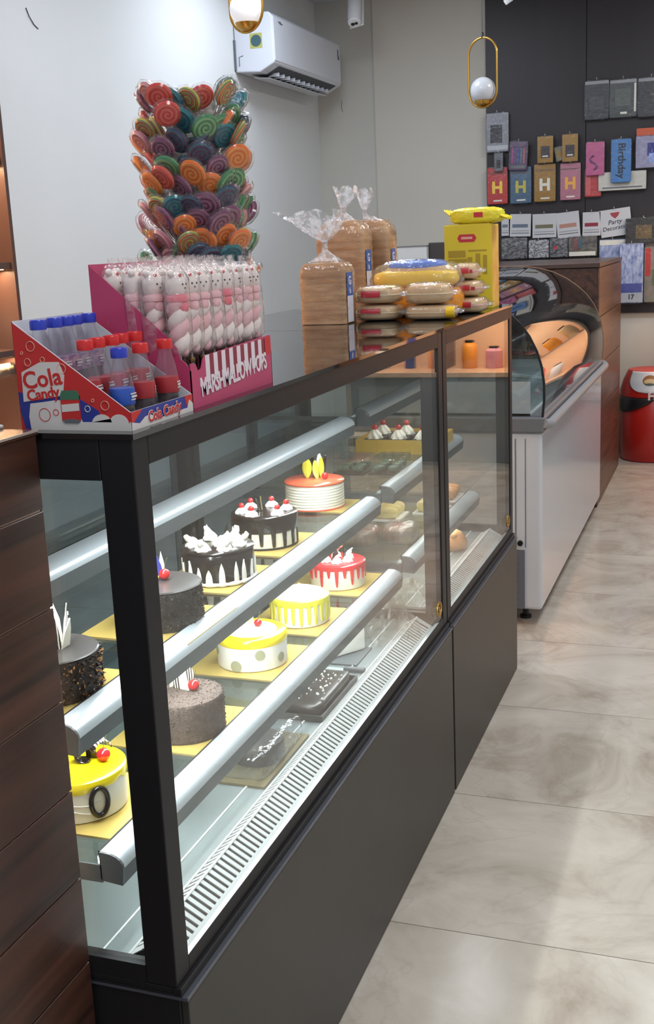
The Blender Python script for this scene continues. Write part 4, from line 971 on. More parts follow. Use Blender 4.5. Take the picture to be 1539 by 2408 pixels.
# ---------------------------------------------------------------- goods in the far display case
CLEARBOX = sheet('clear_lid', (.90, .93, .92), .06, .04, .06, (220, 230, 226), .3, 40)
t = thing('pastry_tray', 'yellow cardboard tray of cream pastries on the middle shelf of the far case', 'tray', (-.285, 2.14, ZB + .0003))
TRAYY = mat('tray_yellow', (222, 182, 84), 0.45)
part('tray', MB().box(-.12, .125, -.075, .14, 0, .002).box(-.12, .125, -.077, -.075, 0, .042).box(-.12, .125, .14, .142, 0, .042).box(-.122, -.12, -.077, .142, 0, .042).box(.125, .127, -.077, .142, 0, .042), TRAYY, t)
for i in range(6):
    x = -.085 + .075 * (i % 3) + .01; y = -.03 + .09 * (i // 3)
    q = thing('cream_pastry', 'cream-topped chocolate pastry in the yellow tray, %s row, %s from the left' % (('front', 'back')[i // 3], ORD[i % 3]), 'pastry', (-.285 + x, 2.14 + y, ZB + .0026), 0, 'cream pastries in the yellow tray')
    part('sponge', MB().box(-.028, .028, -.034, .034, 0, .038), BROWN, q, bevel=.002)
    part('cream_swirl', rosette(.026, .030), CREAM, q, smooth=60, loc=(0, 0, .038)); part('cherry', MB().ball((0, 0, .070), .009, 10, 7), RED, q, smooth=180)
GP = mat('green_paste', (128, 150, 132), 0.3, rgb2=(60, 66, 62), vscale=50, bump=.8, bscale=90)
for i, (x, y, lab) in enumerate(((-.325, 1.80, 'clear box of dark glazed sweets, left on the middle shelf of the far case'), (-.225, 1.81, 'clear box of dark glazed sweets, right on the middle shelf of the far case'))):
    t = thing('sweet_box', lab, 'sweet box', (x, y, ZB + .0003))
    part('tray', MB().box(-.045, .045, -.06, .06, 0, .006), MATS['black_tray'], t)
    part('lid', MB().box(-.044, .044, -.059, .059, .0062, .044), CLEARBOX, t, bevel=.003)
    for k in range(6):
        part('sweet', MB().pillow(-.015, .015, -.013, .013, 0, .018, 5, .6), GP, t, smooth=180, loc=(-.021 + .042 * (k % 2), -.038 + .038 * (k // 2), .0064))
PASTRY = mat('puff_pastry', (206, 176, 108), 0.5, rgb2=(232, 214, 150), vscale=40, bump=.5, bscale=80)
BAKED = mat('baked_crust', (182, 118, 66), 0.4, rgb2=(212, 158, 104), vscale=18)
for i, (x, y, lab) in enumerate(((-.30, 2.02, 'cream coloured pastry loaf on the lowest shelf of the far case, left'), (-.185, 2.12, 'cream coloured pastry loaf on the lowest shelf of the far case, right'), (-.19, 2.29, 'orange brown pastry at the far end of the lowest shelf in the far case'))):
    t = thing('pastry_pack', lab, 'pastry', (x, y, ZC + .0003))
    part('tray', MB().box(-.05, .05, -.06, .06, 0, .005), CARD, t)
    for k in range(3):
        part('roll', MB().pillow(-.042, .042, -.016, .016, 0, .036, 7, .6, k, .04), PASTRY if i < 2 else BAKED, t, smooth=180, loc=(0, -.037 + .037 * k, .0052))
for i, (x, y, lab) in enumerate(((-.285, 1.71, 'brown chocolate roll in a clear pack on the lowest shelf of the far case, left'), (-.185, 1.75, 'brown chocolate roll in a clear pack on the lowest shelf of the far case, right'))):
    t = thing('chocolate_roll', lab, 'cake roll', (x, y, ZC + .0003), .1)
    part('roll', MB().pillow(-.045, .045, -.05, .05, .001, .050, 8, .55), mat('roll_brown', (112, 88, 72), 0.5, rgb2=(160, 140, 122), vscale=30), t, smooth=180)
    part('wrapper', MB().pillow(-.048, .048, -.056, .056, 0, .054, 8, .5, 2, .06), FILM, t, smooth=70)
for i, (x, y, lab) in enumerate(((-.143, 2.18, 'round glazed bun on the deck of the far case, right'), (-.235, 2.16, 'round glazed bun on the deck of the far case, left'))):
    t = thing('glazed_bun', lab, 'bun', (x, y, .4705))
    part('bun', MB().lathe([(0, .001), (.034, .001), (.045, .012), (.047, .028), (.040, .046), (.024, .058), (0, .062)], 28, mod=lambda a, j, r, z: (r * (1 + .05 * math.cos(4 * a + 1)), z)), BAKED, t, smooth=180)
    part('glaze', MB().lathe([(.038, .0475), (.024, .0590), (0, .0630)], 28, mod=lambda a, j, r, z: (r * (1 + .10 * math.cos(5 * a)), z)), mat('bun_glaze', (226, 180, 126), 0.15), t, smooth=180)
def crumple(seed, sx_, sy_, sz_):
    rg = random.Random(seed); ph = [rg.uniform(0, 6) for _ in range(6)]
    def fn(u, v):
        a = u * 2 * PI; b = v * PI / 2
        r = 1 + .22 * math.sin(3 * a + ph[0] + 4 * v) + .15 * math.sin(7 * a + ph[1] - 5 * v) + .10 * math.sin(13 * a + ph[2] + 9 * v)
        return (sx_ * r * math.cos(b) * math.cos(a), sy_ * r * math.cos(b) * math.sin(a), .001 + sz_ * math.sin(b) * (1 + .2 * math.sin(5 * a + ph[3])))
    return fn
t = thing('plastic_bag', 'crumpled clear plastic bag on the deck at the far end of the cake case', 'plastic bag', (-.105, 1.375, .4705))
part('bag', MB().grid(crumple(4, .055, .075, .085), 60, 18), sheet('crinkled_film', (.96, .95, .93), .08, .10, .10, (244, 238, 226), 1.0, 70, True), t)
t = thing('plastic_bag', 'crumpled clear plastic bag on the deck at the near end of the far case', 'plastic bag', (-.125, 1.64, .4705))
part('bag', MB().grid(crumple(9, .050, .06, .055), 60, 18), MATS['crinkled_film'], t)

# ---------------------------------------------------------------- chest freezer with curved glass
FWHITE = mat('freezer_white', (206, 208, 214), 0.22, coat=.3); FGREY = mat('freezer_rim_grey', (112, 114, 118), 0.38); VENT = mat('vent_grey', (104, 106, 116), 0.45); GASK = mat('gasket', (22, 22, 24), 0.4)
t = thing('chest_freezer', 'white chest freezer with a curved glass canopy beyond the display cases', 'freezer', (0, 2.86, 0))
LF = 1.92
part('body', MB().box(-.70, .026, 0, LF, .062, .722), FWHITE, t, bevel=.012, seg=3)
part('end_strip', MB().box(-.070, -.066, -.0015, .001, .30, .70).box(-.034, -.031, -.0012, .001, .30, .70), FGREY, t)
part('vent_panel', MB().box(-.52, -.036, -.004, .001, .066, .290), VENT, t)
for k in range(9): part('vent_slat', MB().box(-.50, -.060, -.007, -.003, .085 + .022 * k, .094 + .022 * k), FGREY, t)
part('knob', MB().tube([(-.052, -.010, .316), (-.052, .002, .316)], .010, 14), GASK, t)
part('rim', MB().box(-.71, .034, -.008, LF + .008, .722, .778), FGREY, t, bevel=.006)
part('hand_rail', MB().tube([(.034, -.004, .758), (.046, .02, .752), (.050, .06, .750), (.050, LF - .06, .750), (.046, LF - .02, .752), (.034, LF + .004, .758)], .017, 12), mat('rail_grey', (142, 144, 148), 0.45), t, smooth=60)
for yy in (.10, LF - .10):
    for xx in (-.62, -.05): part('foot', MB().lathe([(0, 0), (.022, 0), (.022, .010), (.012, .014), (.012, .062), (0, .062)], 14, (xx, yy, 0)), GASK, t)
arc = [(.028, .778), (.034, .840), (.033, .900), (.024, .960), (.008, 1.010), (-.018, 1.062), (-.052, 1.108), (-.095, 1.148), (-.150, 1.187), (-.215, 1.220), (-.280, 1.240), (-.345, 1.251), (-.42, 1.256), (-.69, 1.258)]
CURVE = sheet('canopy_glass', (.90, .92, .93), .06)
inner = []
for i, (x, z) in enumerate(arc):
    p, q = arc[max(0, i - 1)], arc[min(len(arc) - 1, i + 1)]; tx, tz = q[0] - p[0], q[1] - p[1]; ln = math.hypot(tx, tz)
    inner.append((x - tz / ln * .005, z + tx / ln * .005 if False else z - .005 * (-tx / ln)))
part('canopy', MB().prism(arc + inner[::-1], 'y', .0065, LF - .0065), CURVE, t, smooth=40)
for yy in (.002, LF - .006):
    e = part('end_pane', MB().prism(arc + [(-.69, .778)], 'y', yy, yy + .004), CURVE, t)
    part('gasket', MB().tube([(x, yy + .002, z) for x, z in arc], .0045 if yy < 1 else .0025, 6), GASK if yy < 1 else mat('far_edge_metal', (150, 120, 96), .35, metal=.4), e)
part('inner_tub', MB().box(-.66, -.02, .03, .034, .778, .90).box(-.66, -.02, .03, LF - .03, .772, .786), mat('tub_grey', (206, 214, 218), .4), t)
for k in range(2):
    part('sliding_lid', MB().prism([(-.02, .79), (-.02, .797), (-.66, .862), (-.66, .855)], 'y', .05 + k * .92, .93 + k * .92), SHELFGLASS, t)
part('back_post', MB().box(-.70, -.68, 0, LF, .778, 1.262), FGREY, t)
NVY = mat('navy_reflection', (40, 44, 66), 0.3, bump=.6, bscale=30); LIL = mat('lilac_reflection', (168, 164, 182), 0.4); BLB = mat('pale_blue_reflection', (96, 118, 140), 0.35, rgb2=(150, 164, 176), vscale=30, bump=.5, bscale=40)  # colours of the added blocks that imitate canopy reflections
def soft(name, lab, cat, loc, dims, m, rz=0, seed=1):
    t = thing(name, lab, cat, loc, rz); part('bag', MB().pillow(-dims[0] / 2, dims[0] / 2, -dims[1] / 2, dims[1] / 2, 0, dims[2], 10, .5, seed, .08), m, t, smooth=60)
    part('seal', MB().grid(lambda u, v: (dims[0] / 2 * .96 + .02 * v, (u - .5) * dims[1] * .8, dims[2] * .5 + .006 * math.sin(u * 22)), 14, 2), m, t, solid=.0012); return t
soft('navy_reflection_block', 'added navy block on the flat top of the freezer, standing in for a reflection', 'bag', (-.50, 3.92, 1.2615), (.24, .46, .050), NVY, .1, 3)  # added block in place of a dark reflection in the canopy
t = thing('lilac_reflection_slab', 'added lilac-grey slab on top of the freezer, standing in for a glass reflection', 'packet', (-.515, 3.28, 1.2615), .06)  # added slab imitating the lilac reflection on the curved glass
part('packet', MB().box(-.13, .13, -.24, .24, 0, .022), LIL, t, bevel=.006); part('edge_band', MB().box(.1302, .132, -.22, .22, .004, .018), BLB, t)

# ---------------------------------------------------------------- timber counter beyond the freezer
t = thing('wooden_counter', 'tall brown wood-clad counter beyond the freezer', 'counter', (0, 4.80, 0))
part('carcass', MB().box(-.90, .0, .006, 1.17, .0, 1.235), mat('carcass_dark', (40, 28, 24), .6), t)
for k in range(5):
    part('plank', MB().box(.0, .009, .0, 1.172, .004 + .2463 * k, .004 + .2463 * (k + 1) - .0035), PWOOD, t, bevel=.001)
for k in range(5):
    part('plank', MB().box(-.90, -.001, -.004, .006, .004 + .2463 * k, .004 + .2463 * (k + 1) - .0035), DWOOD, t, bevel=.001)
part('top', MB().box(-.91, .012, -.012, 1.174, 1.236, 1.258), mat('counter_top_brown', (72, 52, 46), .3), t, bevel=.002)
t = thing('monitor', 'dark flat box partly hidden behind the yellow carton, on the wooden counter', 'monitor', (-.78, 5.05, 1.2585))
part('stand', MB().box(-.07, .07, -.04, .06, 0, .006).box(-.015, .015, .0, .01, .006, .04), GASK, t); part('screen', MB().box(-.15, .17, -.012, .014, .012, .132), mat('monitor_black', (52, 52, 56), .35), t, bevel=.004)
t = thing('low_partition', 'plain white low cabinet end seen between the loaves and the yellow carton', 'cabinet', (-1.015, 5.0, 0))
part('panel', MB().box(-.085, .085, 0, .36, .04, 1.372), mat('partition_white', (196, 198, 198), .5), t, bevel=.002); part('plinth', MB().box(-.08, .08, .01, .35, 0, .04), GREYMETAL, t); part('cap', MB().box(-.087, .087, -.002, .362, 1.372, 1.378), FGREY, t)

# ---------------------------------------------------------------- red litter bin
BINR = mat('bin_red', (178, 34, 28), 0.32); BINW = mat('bin_white', (206, 208, 214), 0.35)
t = thing('litter_bin', 'red round litter bin with a white flap lid, at the right by the counter', 'bin', (.185, 6.235, 0))
part('drum', MB().lathe([(0, .002), (.180, .002), (.188, .010), (.192, .40), (.188, .404), (.0, .404)], 48), BINR, t, smooth=50)
def dome(a, j, r, z): return (r, z)
part('hood', MB().lathe([(.189, .404), (.196, .406), (.196, .440), (.178, .500), (.150, .560), (.145, .565), (0, .565)], 48), BINR, t, smooth=40)
def hood_r(z): return .196 - (.018 * (z - .44) / .06 if z < .5 else .018 + .028 * (z - .5) / .06)
def flapfn(off):
    def fn(u, v):
        z = .562 - .128 * v; ha = .80 * (1 - v ** 3.2) ** .5 + .02
        a = -PI / 2 + (u - .5) * 2 * ha; r = hood_r(max(.44, z)) + off
        return (r * math.cos(a), r * math.sin(a), z)
    return fn
fl2 = part('flap', MB().grid(flapfn(.004), 30, 16), BINW, t, smooth=60, solid=.003)
E1 = mat('emblem_brown', (142, 92, 50), .5); E2 = mat('emblem_cream', (196, 170, 128), .5); E3 = mat('emblem_green', (74, 90, 78), .5)
def emb(du, dz, cu, cz, off):
    def fn(u, v):
        q = 2 * PI * u; a = -PI / 2 + cu + du * v * math.cos(q); z = cz + dz * v * math.sin(q); r = hood_r(max(.44, z)) + off
        return (r * math.cos(a), r * math.sin(a), z)
    return fn
for nm, m, du, dz, cz, off in (('emblem', E1, .25, .031, .512, .0062), ('emblem', E2, .19, .017, .505, .0068), ('emblem', E3, .16, .007, .489, .0074)):
    part(nm, MB().grid(emb(du, dz, -.02, cz, off), 24, 3), m, fl2, smooth=60)
part('lettering', textmesh('HERE', .070, mat('bin_letter', (232, 206, 206), .5), frame((.068, -.2030, .418), (1, 0, 0), (0, 0, 1)), .002, bold=.003), None, t)
def liner(u, v):
    a = u * 2 * PI; dep = .010 + .115 * max(0, math.cos(a - 3.55) - .30) ** .8
    return ((.198 + .006 * math.sin(v * 3)) * math.cos(a), (.198 + .006 * math.sin(v * 3)) * math.sin(a), .404 - dep * v)
part('liner', MB().grid(liner, 64, 6), mat('black_liner', (30, 32, 36), .35), t, smooth=60, solid=.001)

# ---------------------------------------------------------------- near wood-clad cabinet at the left
t = thing('wood_clad_cabinet', 'dark plank-clad wooden cabinet at the left edge, abutting the display case', 'cabinet', (0, 0, 0))
part('carcass', MB().box(-.72, -.1275, -1.6, -.008, 0, 1.190), mat('groove_highlight', (176, 140, 118), .5), t)  # pale carcass colour paints in the highlights along the plank edges
z = 1.1985; k = 0
while z > .02:
    z2 = max(.004, z - (.0925 if k == 0 else .1235))
    part('plank', MB().box(-.1274, -.124, -1.6, -.006, z2 + .0026, z), DWOOD, t, bevel=.0012)
    z = z2; k += 1
part('top', MB().box(-.73, -.122, -1.61, -.004, 1.199, 1.205), wood('cabinet_top', (86, 58, 44), (120, 84, 64), .18), t, bevel=.001)
part('edge_trim', MB().box(-.1225, -.1205, -1.6, -.005, 1.2028, 1.2056), mat('edge_band_pale', (176, 160, 150), .3), t)
t = thing('wire_basket', 'white wire basket at the far left edge of the picture on the wooden cabinet', 'basket', (-.205, -.10, 1.2055))
WIRE = mat('white_wire', (206, 206, 208), .35)
for k in range(7): part('wire', MB().tube([(.03, -.09 + .028 * k, .002), (.03, -.062 + .028 * k, .07)], .0016, 6), WIRE, t)
part('rim', MB().tube([(.03, -.09, .07), (.03, .10, .07), (-.12, .10, .07), (-.12, -.09, .07)], .0022, 6, closed=True), WIRE, t)
part('base', MB().tube([(.03, -.09, .002), (.03, .10, .002), (-.12, .10, .002), (-.12, -.09, .002)], .0022, 6, closed=True), WIRE, t)

# ---------------------------------------------------------------- lit wooden shelf rack against the left wall
OWOOD = wood('orange_wood', (176, 104, 58), (206, 136, 84), .4, (1.5, 1.5, 20)); RACK = mat('rack_brown', (78, 60, 56), .35)
t = thing('shelf_rack', 'warmly lit wooden shelf rack against the left wall', 'shelf rack', (XL, 0, 0))
part('side_panel', MB().box(.004, .31, 2.318, 2.336, 0, 2.3), RACK, t); part('side_panel', MB().box(.004, .31, .50, .518, 0, 2.3), RACK, t)
part('back_panel', MB().box(.004, .016, .518, 2.318, 0, 2.3), OWOOD, t)
for z in (.06, .52, .952, 1.07, 1.37, 1.72, 2.05, 2.28):
    s = part('shelf', MB().box(.016, .30, .518, 2.318, z, z + .022), RACK, t)
    if .9 < z < 2.2:
        part('led_strip', MB().box(.262, .272, .53, 2.31, z - .004, z - .0005), mat('warm_led', (255, 200, 140), .5, emit=4.0), s)
        area('rack_led', (XL + .262, 1.42, z - .008), .012, 1.76, 15.0, (1.0, .62, .34))
for k, (y, m) in enumerate(((2.20, CARD), (2.05, PORA), (1.90, PRED))):
    q = thing('snack_jar', ('white', 'orange', 'red')[k] + ' lidded jar on the lit shelf rack at the left', 'jar', (XL + .16, y, 1.0925))
    part('jar', MB().lathe([(0, 0), (.045, 0), (.048, .004), (.048, .10), (.040, .112), (0, .112)], 20), m, q, smooth=50); part('lid', MB().lathe([(0, .1125), (.042, .1125), (.042, .128), (0, .128)], 20), CARD, q, smooth=50)

# ---------------------------------------------------------------- air conditioner
ACW = mat('ac_white', (206, 210, 218), 0.22, coat=.25); ACD = mat('ac_dark', (46, 48, 54), .5)
t = thing('air_conditioner', 'white split air conditioner high on the left wall near the corner', 'air conditioner', (XL, 5.08, 0))
pr = [(.004, 2.362), (.150, 2.352), (.232, 2.392), (.238, 2.400), (.236, 2.640), (.215, 2.662), (.004, 2.668)]
part('body', MB().prism(pr, 'y', 0, 1.15), ACW, t, bevel=.008, seg=3)
part('front_cover', MB().prism([(.236, 2.402), (.243, 2.408), (.241, 2.636), (.235, 2.642)], 'y', .006, 1.144), ACW, t, bevel=.003)
part('air_outlet', MB().prism([(.060, 2.3560), (.150, 2.3495), (.226, 2.3865), (.222, 2.3915), (.150, 2.356), (.060, 2.361)], 'y', .10, 1.08), ACD, t)
part('louvre', MB().prism([(.070, 2.338), (.165, 2.330), (.166, 2.3335), (.071, 2.3415)], 'y', .10, 1.08), ACW, t, bevel=.001)
for k in range(11): part('vane', MB().box(.14, .205, .15 + .084 * k, .154 + .084 * k, 2.343, 2.362), ACW, t)
st = part('rating_sticker', MB().box(.100, .172, -.0012, .0002, 2.478, 2.556), mat('sticker_yellow', (176, 176, 96), .5), t)
part('disc', MB().lathe([(0, 0), (.031, 0), (.031, .0008), (0, .0008)], 28), mat('sticker_teal', (60, 92, 100), .5), st, loc=(.136, -.0013, 2.517), rot=(PI / 2, 0, 0))
part('pipe_notch', MB().tube([(.030, -.001, 2.392), (.030, -.001, 2.440), (.055, -.001, 2.446)], .0022, 6), GREYMETAL, t)
part('lettering', MB().box(.2405, .2440, .08, .12, 2.612, 2.618).box(.2418, .2446, .10, .14, 2.607, 2.611), GREYMETAL, t)
part('lettering', MB().box(.2395, .2440, 1.095, 1.104, 2.560, 2.606).box(.2410, .2445, 1.10, 1.115, 2.545, 2.566), ACD, t)
part('pipe_cover', MB().box(.0, .012, -.008, .0, 2.372, 2.530), GREYMETAL, t)

# ---------------------------------------------------------------- pendants, camera, spotlight
GLOBE = mat('opal_globe', (236, 238, 242), .25, emit=.42); GLOBE2 = mat('opal_globe_dim', (190, 192, 197), .25, emit=.04)
def pendant(label, x, y, zb, gm, hang):
    t = thing('pendant_lamp', label, 'pendant lamp', (x, y, zb), -.30)
    w, h = .0815, .345; ring = []
    for i in range(16): a = PI + PI * i / 15; ring.append((w * math.cos(a), 0, w + .005 + w * math.sin(a)))
    for i in range(16): a = PI * i / 15; ring.append((w * math.cos(a), 0, h - w - .005 + w * math.sin(a)))
    part('ring', MB().tube(ring, .0055, 10, closed=True), GOLD, t, smooth=180)
    part('globe', MB().ball((0, 0, .088), .064, 32, 20), gm, t, smooth=180)
    part('cup', MB().lathe([(0, .008), (.022, .009), (.040, .022), (.046, .0385), (.044, .0385), (.038, .024), (.020, .012), (0, .012)], 28), GOLD, t, smooth=60)
    part('cap', MB().lathe([(.0, .336), (.007, .338), (.007, .362), (.003, .366), (0, .366)], 14), GASK, t, smooth=50)
    part('cord', MB().tube([(0, 0, .366), (0, 0, CEIL - zb - .02)], .0022, 6), GASK, t)
    part('canopy', MB().lathe([(0, CEIL - zb - .022), (.05, CEIL - zb - .022), (.05, CEIL - zb - .001), (0, CEIL - zb - .001)], 24), GOLD, t, smooth=40)
    return t
pendant('lit opal globe pendant in a brass ring, cut by the top edge of the picture', -1.163, 3.21, 2.212, GLOBE, 1)
pendant('brass ring pendant with an unlit grey-white globe in front of the dark panelling', -.598, 4.93, 2.048, GLOBE2, 1)
t = thing('security_camera', 'white bullet security camera hanging from the ceiling near the corner', 'security camera', (-1.565, 5.90, 0))
part('mount', MB().lathe([(0, CEIL - .001), (.055, CEIL - .001), (.055, CEIL - .03), (.02, CEIL - .045), (.018, 2.88), (0, 2.88)][::-1], 24), WHITE, t, smooth=40)
b = part('barrel', MB().lathe([(0, 0), (.034, 0), (.040, .006), (.042, .06), (.042, .20), (.036, .21), (0, .21)], 28), WHITE, t, smooth=40, loc=(.0, -.05, 2.690), rot=(-.55, -.16, 0))
part('lens_plate', MB().lathe([(0, -.001), (.026, -.001), (.026, .001), (0, .001)], 24), WHITE, b); part('lens', MB().ball((-.010, 0, -.003), (.012, .012, .005), 14, 7).ball((.012, 0, -.003), (.010, .010, .005), 12, 6), GASK, b, smooth=180)
part('shade', MB().box(-.045, .045, .036, .046, .01, .20), WHITE, b, bevel=.004)
t = thing('ceiling_spotlight', 'white adjustable spotlight in front of the dark panelling, at the top edge', 'spotlight', (-.42, 4.75, 0))
part('stem', MB().tube([(0, 0, 2.60), (0, 0, CEIL - .001)], .010, 10), WHITE, t, smooth=60)
b = part('head', MB().lathe([(0, 0), (.030, 0), (.034, .004), (.034, .028), (.0325, .030), (.034, .032), (.034, .11), (.028, .12), (0, .12)], 24), WHITE, t, smooth=40, loc=(.012, -.03, 2.505), rot=(.25, -.55, 0))
part('groove', MB().lathe([(.0342, .026), (.0348, .027), (.0348, .033), (.0342, .034)], 24), GASK, b)
tag(part('wall_hook', MB().tube([(XL + .002, 3.03, 2.365), (XL + .004, 3.045, 2.335), (XL + .003, 3.075, 2.310), (XL + .002, 3.105, 2.298)], .0018, 6), GASK), 'thin dark curved wire mark on the bare left wall', 'hook')
tag(part('wall_hook', MB().tube([(-1.86, YF - .002, 2.33), (-1.865, YF - .004, 2.29), (-1.858, YF - .002, 2.26)], .0016, 6), GREYMETAL), 'small grey scratch-like hook on the far wall below the security camera', 'hook')

# ---------------------------------------------------------------- party goods hanging on the dark panelling
PY = 6.392
PK = sheet('pack_film', (.97, .97, .98), .045, .10, .015, (240, 240, 245), .9, 40.0)
def hang(name, label, cat, rect, m, group=None, y=PY, th=.010, film=True, tilt=0.0, hook=True):
    x0, x1, z0, z1 = rect; w, h = x1 - x0, z1 - z0
    t = thing(name, label, cat, ((x0 + x1) / 2, y, z0), (0, tilt, 0), group)
    part('card', MB().box(-w / 2, w / 2, -th / 2, th / 2, 0, h), m, t, bevel=.002)
    if film: part('film', MB().pillow(-w / 2 - .006, w / 2 + .006, -th / 2 - .008, th / 2 + .006, -.006, h + .008, 6, .25, 5, .02), PK, t, smooth=70)
    if hook: part('hook', MB().tube([(0, YF - .036 - y, h + .006), (0, -.020, h + .004), (0, -.026, h + .014)], .0022, 6), ALU, t)
    return t, w, h
def face(t, name, x0, x1, z0, z1, m, d=1, th=.010): return part(name, MB().box(x0, x1, -th / 2 - .0009 * d, -th / 2 + .0002, z0, z1), m, t)
HR = mat('pack_red', (186, 44, 44), .35); HB = mat('pack_steel_blue', (62, 96, 124), .35); HG = mat('pack_gold', (156, 118, 48), .3, metal=.3); HP = mat('pack_rose', (180, 112, 130), .35)
LYEL = mat('letter_yellow', (246, 206, 60), .3); LWHT = mat('letter_white', (232, 228, 214), .3); LORG = mat('letter_amber', (240, 176, 62), .3); LOLV = mat('letter_olive', (196, 184, 70), .35)
for lab, rect, m, lm in (('red foil-letter balloon pack with a yellow H, leftmost of the H packs', (-.877, -.747, 1.611, 1.836), HR, LYEL), ('blue foil-letter balloon pack with a yellow H', (-.728, -.595, 1.608, 1.830), HB, LOLV),
                         ('gold foil-letter balloon pack with a white H', (-.576, -.442, 1.611, 1.838), HG, LWHT), ('pink foil-letter balloon pack with an amber H', (-.412, -.287, 1.613, 1.835), HP, LORG)):
    t, w, h = hang('balloon_pack', lab, 'balloon pack', rect, m)
    part('lettering', textmesh('H', .098, lm, frame((0, -.0062, h * .44), (1, 0, 0), (0, 0, 1)), .0006, bold=.0045), None, t)
    face(t, 'header', -w * .47, w * .47, h * .83, h * .86, mat('pack_seam', (110, 90, 84), .5)); face(t, 'footer_print', -w * .20, w * .22, h * .07, h * .11, LWHT)
t, w, h = hang('balloon_pack', 'silver framed pack with a dark square centre, at the top left of the dark panelling', 'balloon pack', (-.879, -.738, 1.932, 2.168), mat('pack_silver', (140, 142, 150), .35, var=.2, vscale=60))
face(t, 'window', -.046, .030, .055, .165, mat('pack_dark', (44, 40, 46), .4)); face(t, 'white_band', -.066, .066, .012, .040, mat('pack_white', (190, 192, 196), .4))
t, w, h = hang('candle_pack', 'narrow grey blister pack with a black candle under the silver framed pack', 'candle pack', (-.826, -.772, 1.812, 1.924), mat('pack_grey', (96, 98, 104), .4), y=PY - .022)
face(t, 'candle', -.013, .013, .018, .070, GASK)
t, w, h = hang('candle_pack', 'purple and blue striped candle pack above the blue H pack', 'candle pack', (-.735, -.620, 1.812, 1.985), mat('pack_purple', (84, 62, 92), .4), y=PY - .022, tilt=.06)
for k, c in enumerate(((150, 70, 120), (96, 60, 130), (60, 80, 140), (70, 110, 130), (170, 90, 90))):
    face(t, 'candle', -.042 + .018 * k, -.031 + .018 * k, .04, .135, mat('candle_%d' % k, c, .4))
face(t, 'footer_print', -.045, .045, .010, .028, GREYMETAL)
for lab, rect in (('gold candle pack with a dark oval window above the gold H pack', (-.552, -.455, 1.845, 2.005)), ('gold candle pack with a dark oval window above the pink H pack', (-.398, -.302, 1.843, 2.007))):
    t, w, h = hang('candle_pack', lab, 'candle pack', rect, HG, y=PY - .022)
    face(t, 'window', -.027, .027, .030, .100, MATS['pack_dark']); face(t, 'painted_shine', -.018, .018, .036, .044, LWHT, 2)  # white bar is a highlight painted on the window
    part('frame', MB().tube([(-.03, -.007, .028), (.03, -.007, .028), (.03, -.007, .104), (-.03, -.007, .104)], .002, 6, closed=True), GOLD, t)
t, w, h = hang('card_pack', 'green-gold card peeping out behind the right gold candle pack', 'card pack', (-.436, -.385, 1.853, 1.938), mat('pack_olive', (120, 116, 84), .45), tilt=-.2, hook=False)
face(t, 'print', -.012, .012, .02, .06, HG)
t, w, h = hang('balloon_pack', 'narrow red pack hanging below the pink card', 'balloon pack', (-.259, -.160, 1.625, 1.790), HR); face(t, 'print', -.045, -.015, .01, .15, mat('pack_rose_red', (206, 90, 90), .4))
t, w, h = hang('card_pack', 'pink card pack with a purple figure motif', 'card pack', (-.252, -.140, 1.752, 1.950), mat('pack_pink', (190, 86, 134), .4), y=PY - .022)
part('motif', MB().tube([(-.01 + .022 * math.sin(s * .8), -.007, .03 + .011 * s) for s in range(9)], [.003 + .004 * abs(math.sin(s)) for s in range(9)], 6), mat('motif_purple', (116, 50, 110), .5), t)
face(t, 'header', -.05, .05, .199, .222, GASK)
t, w, h = hang('bunting_pack', 'white puffy pack behind the blue birthday banner', 'bunting pack', (-.175, .112, 1.655, 1.765), mat('pack_cream', (206, 202, 190), .5, bump=.6, bscale=25), th=.035); face(t, 'print', -.12, .12, .012, .020, GREYMETAL, 1, .035)
t, w, h = hang('banner_pack', 'bright blue banner pack with sideways black lettering', 'banner pack', (-.097, .022, 1.700, 1.955), mat('pack_bright_blue', (58, 122, 186), .4), y=PY - .040)
part('lettering', textmesh('Birthday', .062, GASK, frame((.002, -.0062, .128), (0, 0, -1), (1, 0, 0)), .0006, bold=.0012), None, t); face(t, 'header', -.05, .05, .256, .280, GASK)
t, w, h = hang('balloon_pack', 'silver and violet pack with an orange header at the right edge', 'balloon pack', (.048, .204, 1.778, 1.965), mat('pack_violet', (150, 148, 176), .3, var=.2, vscale=40), y=PY - .022)
face(t, 'header', -.075, .075, .188, .232, PORA.copy() if False else mat('pack_orange_red', (200, 92, 60), .4)); face(t, 'window', -.01, .07, .07, .145, mat('pack_deep_blue', (40, 42, 130), .3)); face(t, 'glitter', .0, .06, .03, .085, mat('pack_ice', (150, 170, 226), .25, var=.3, vscale=80), 2)
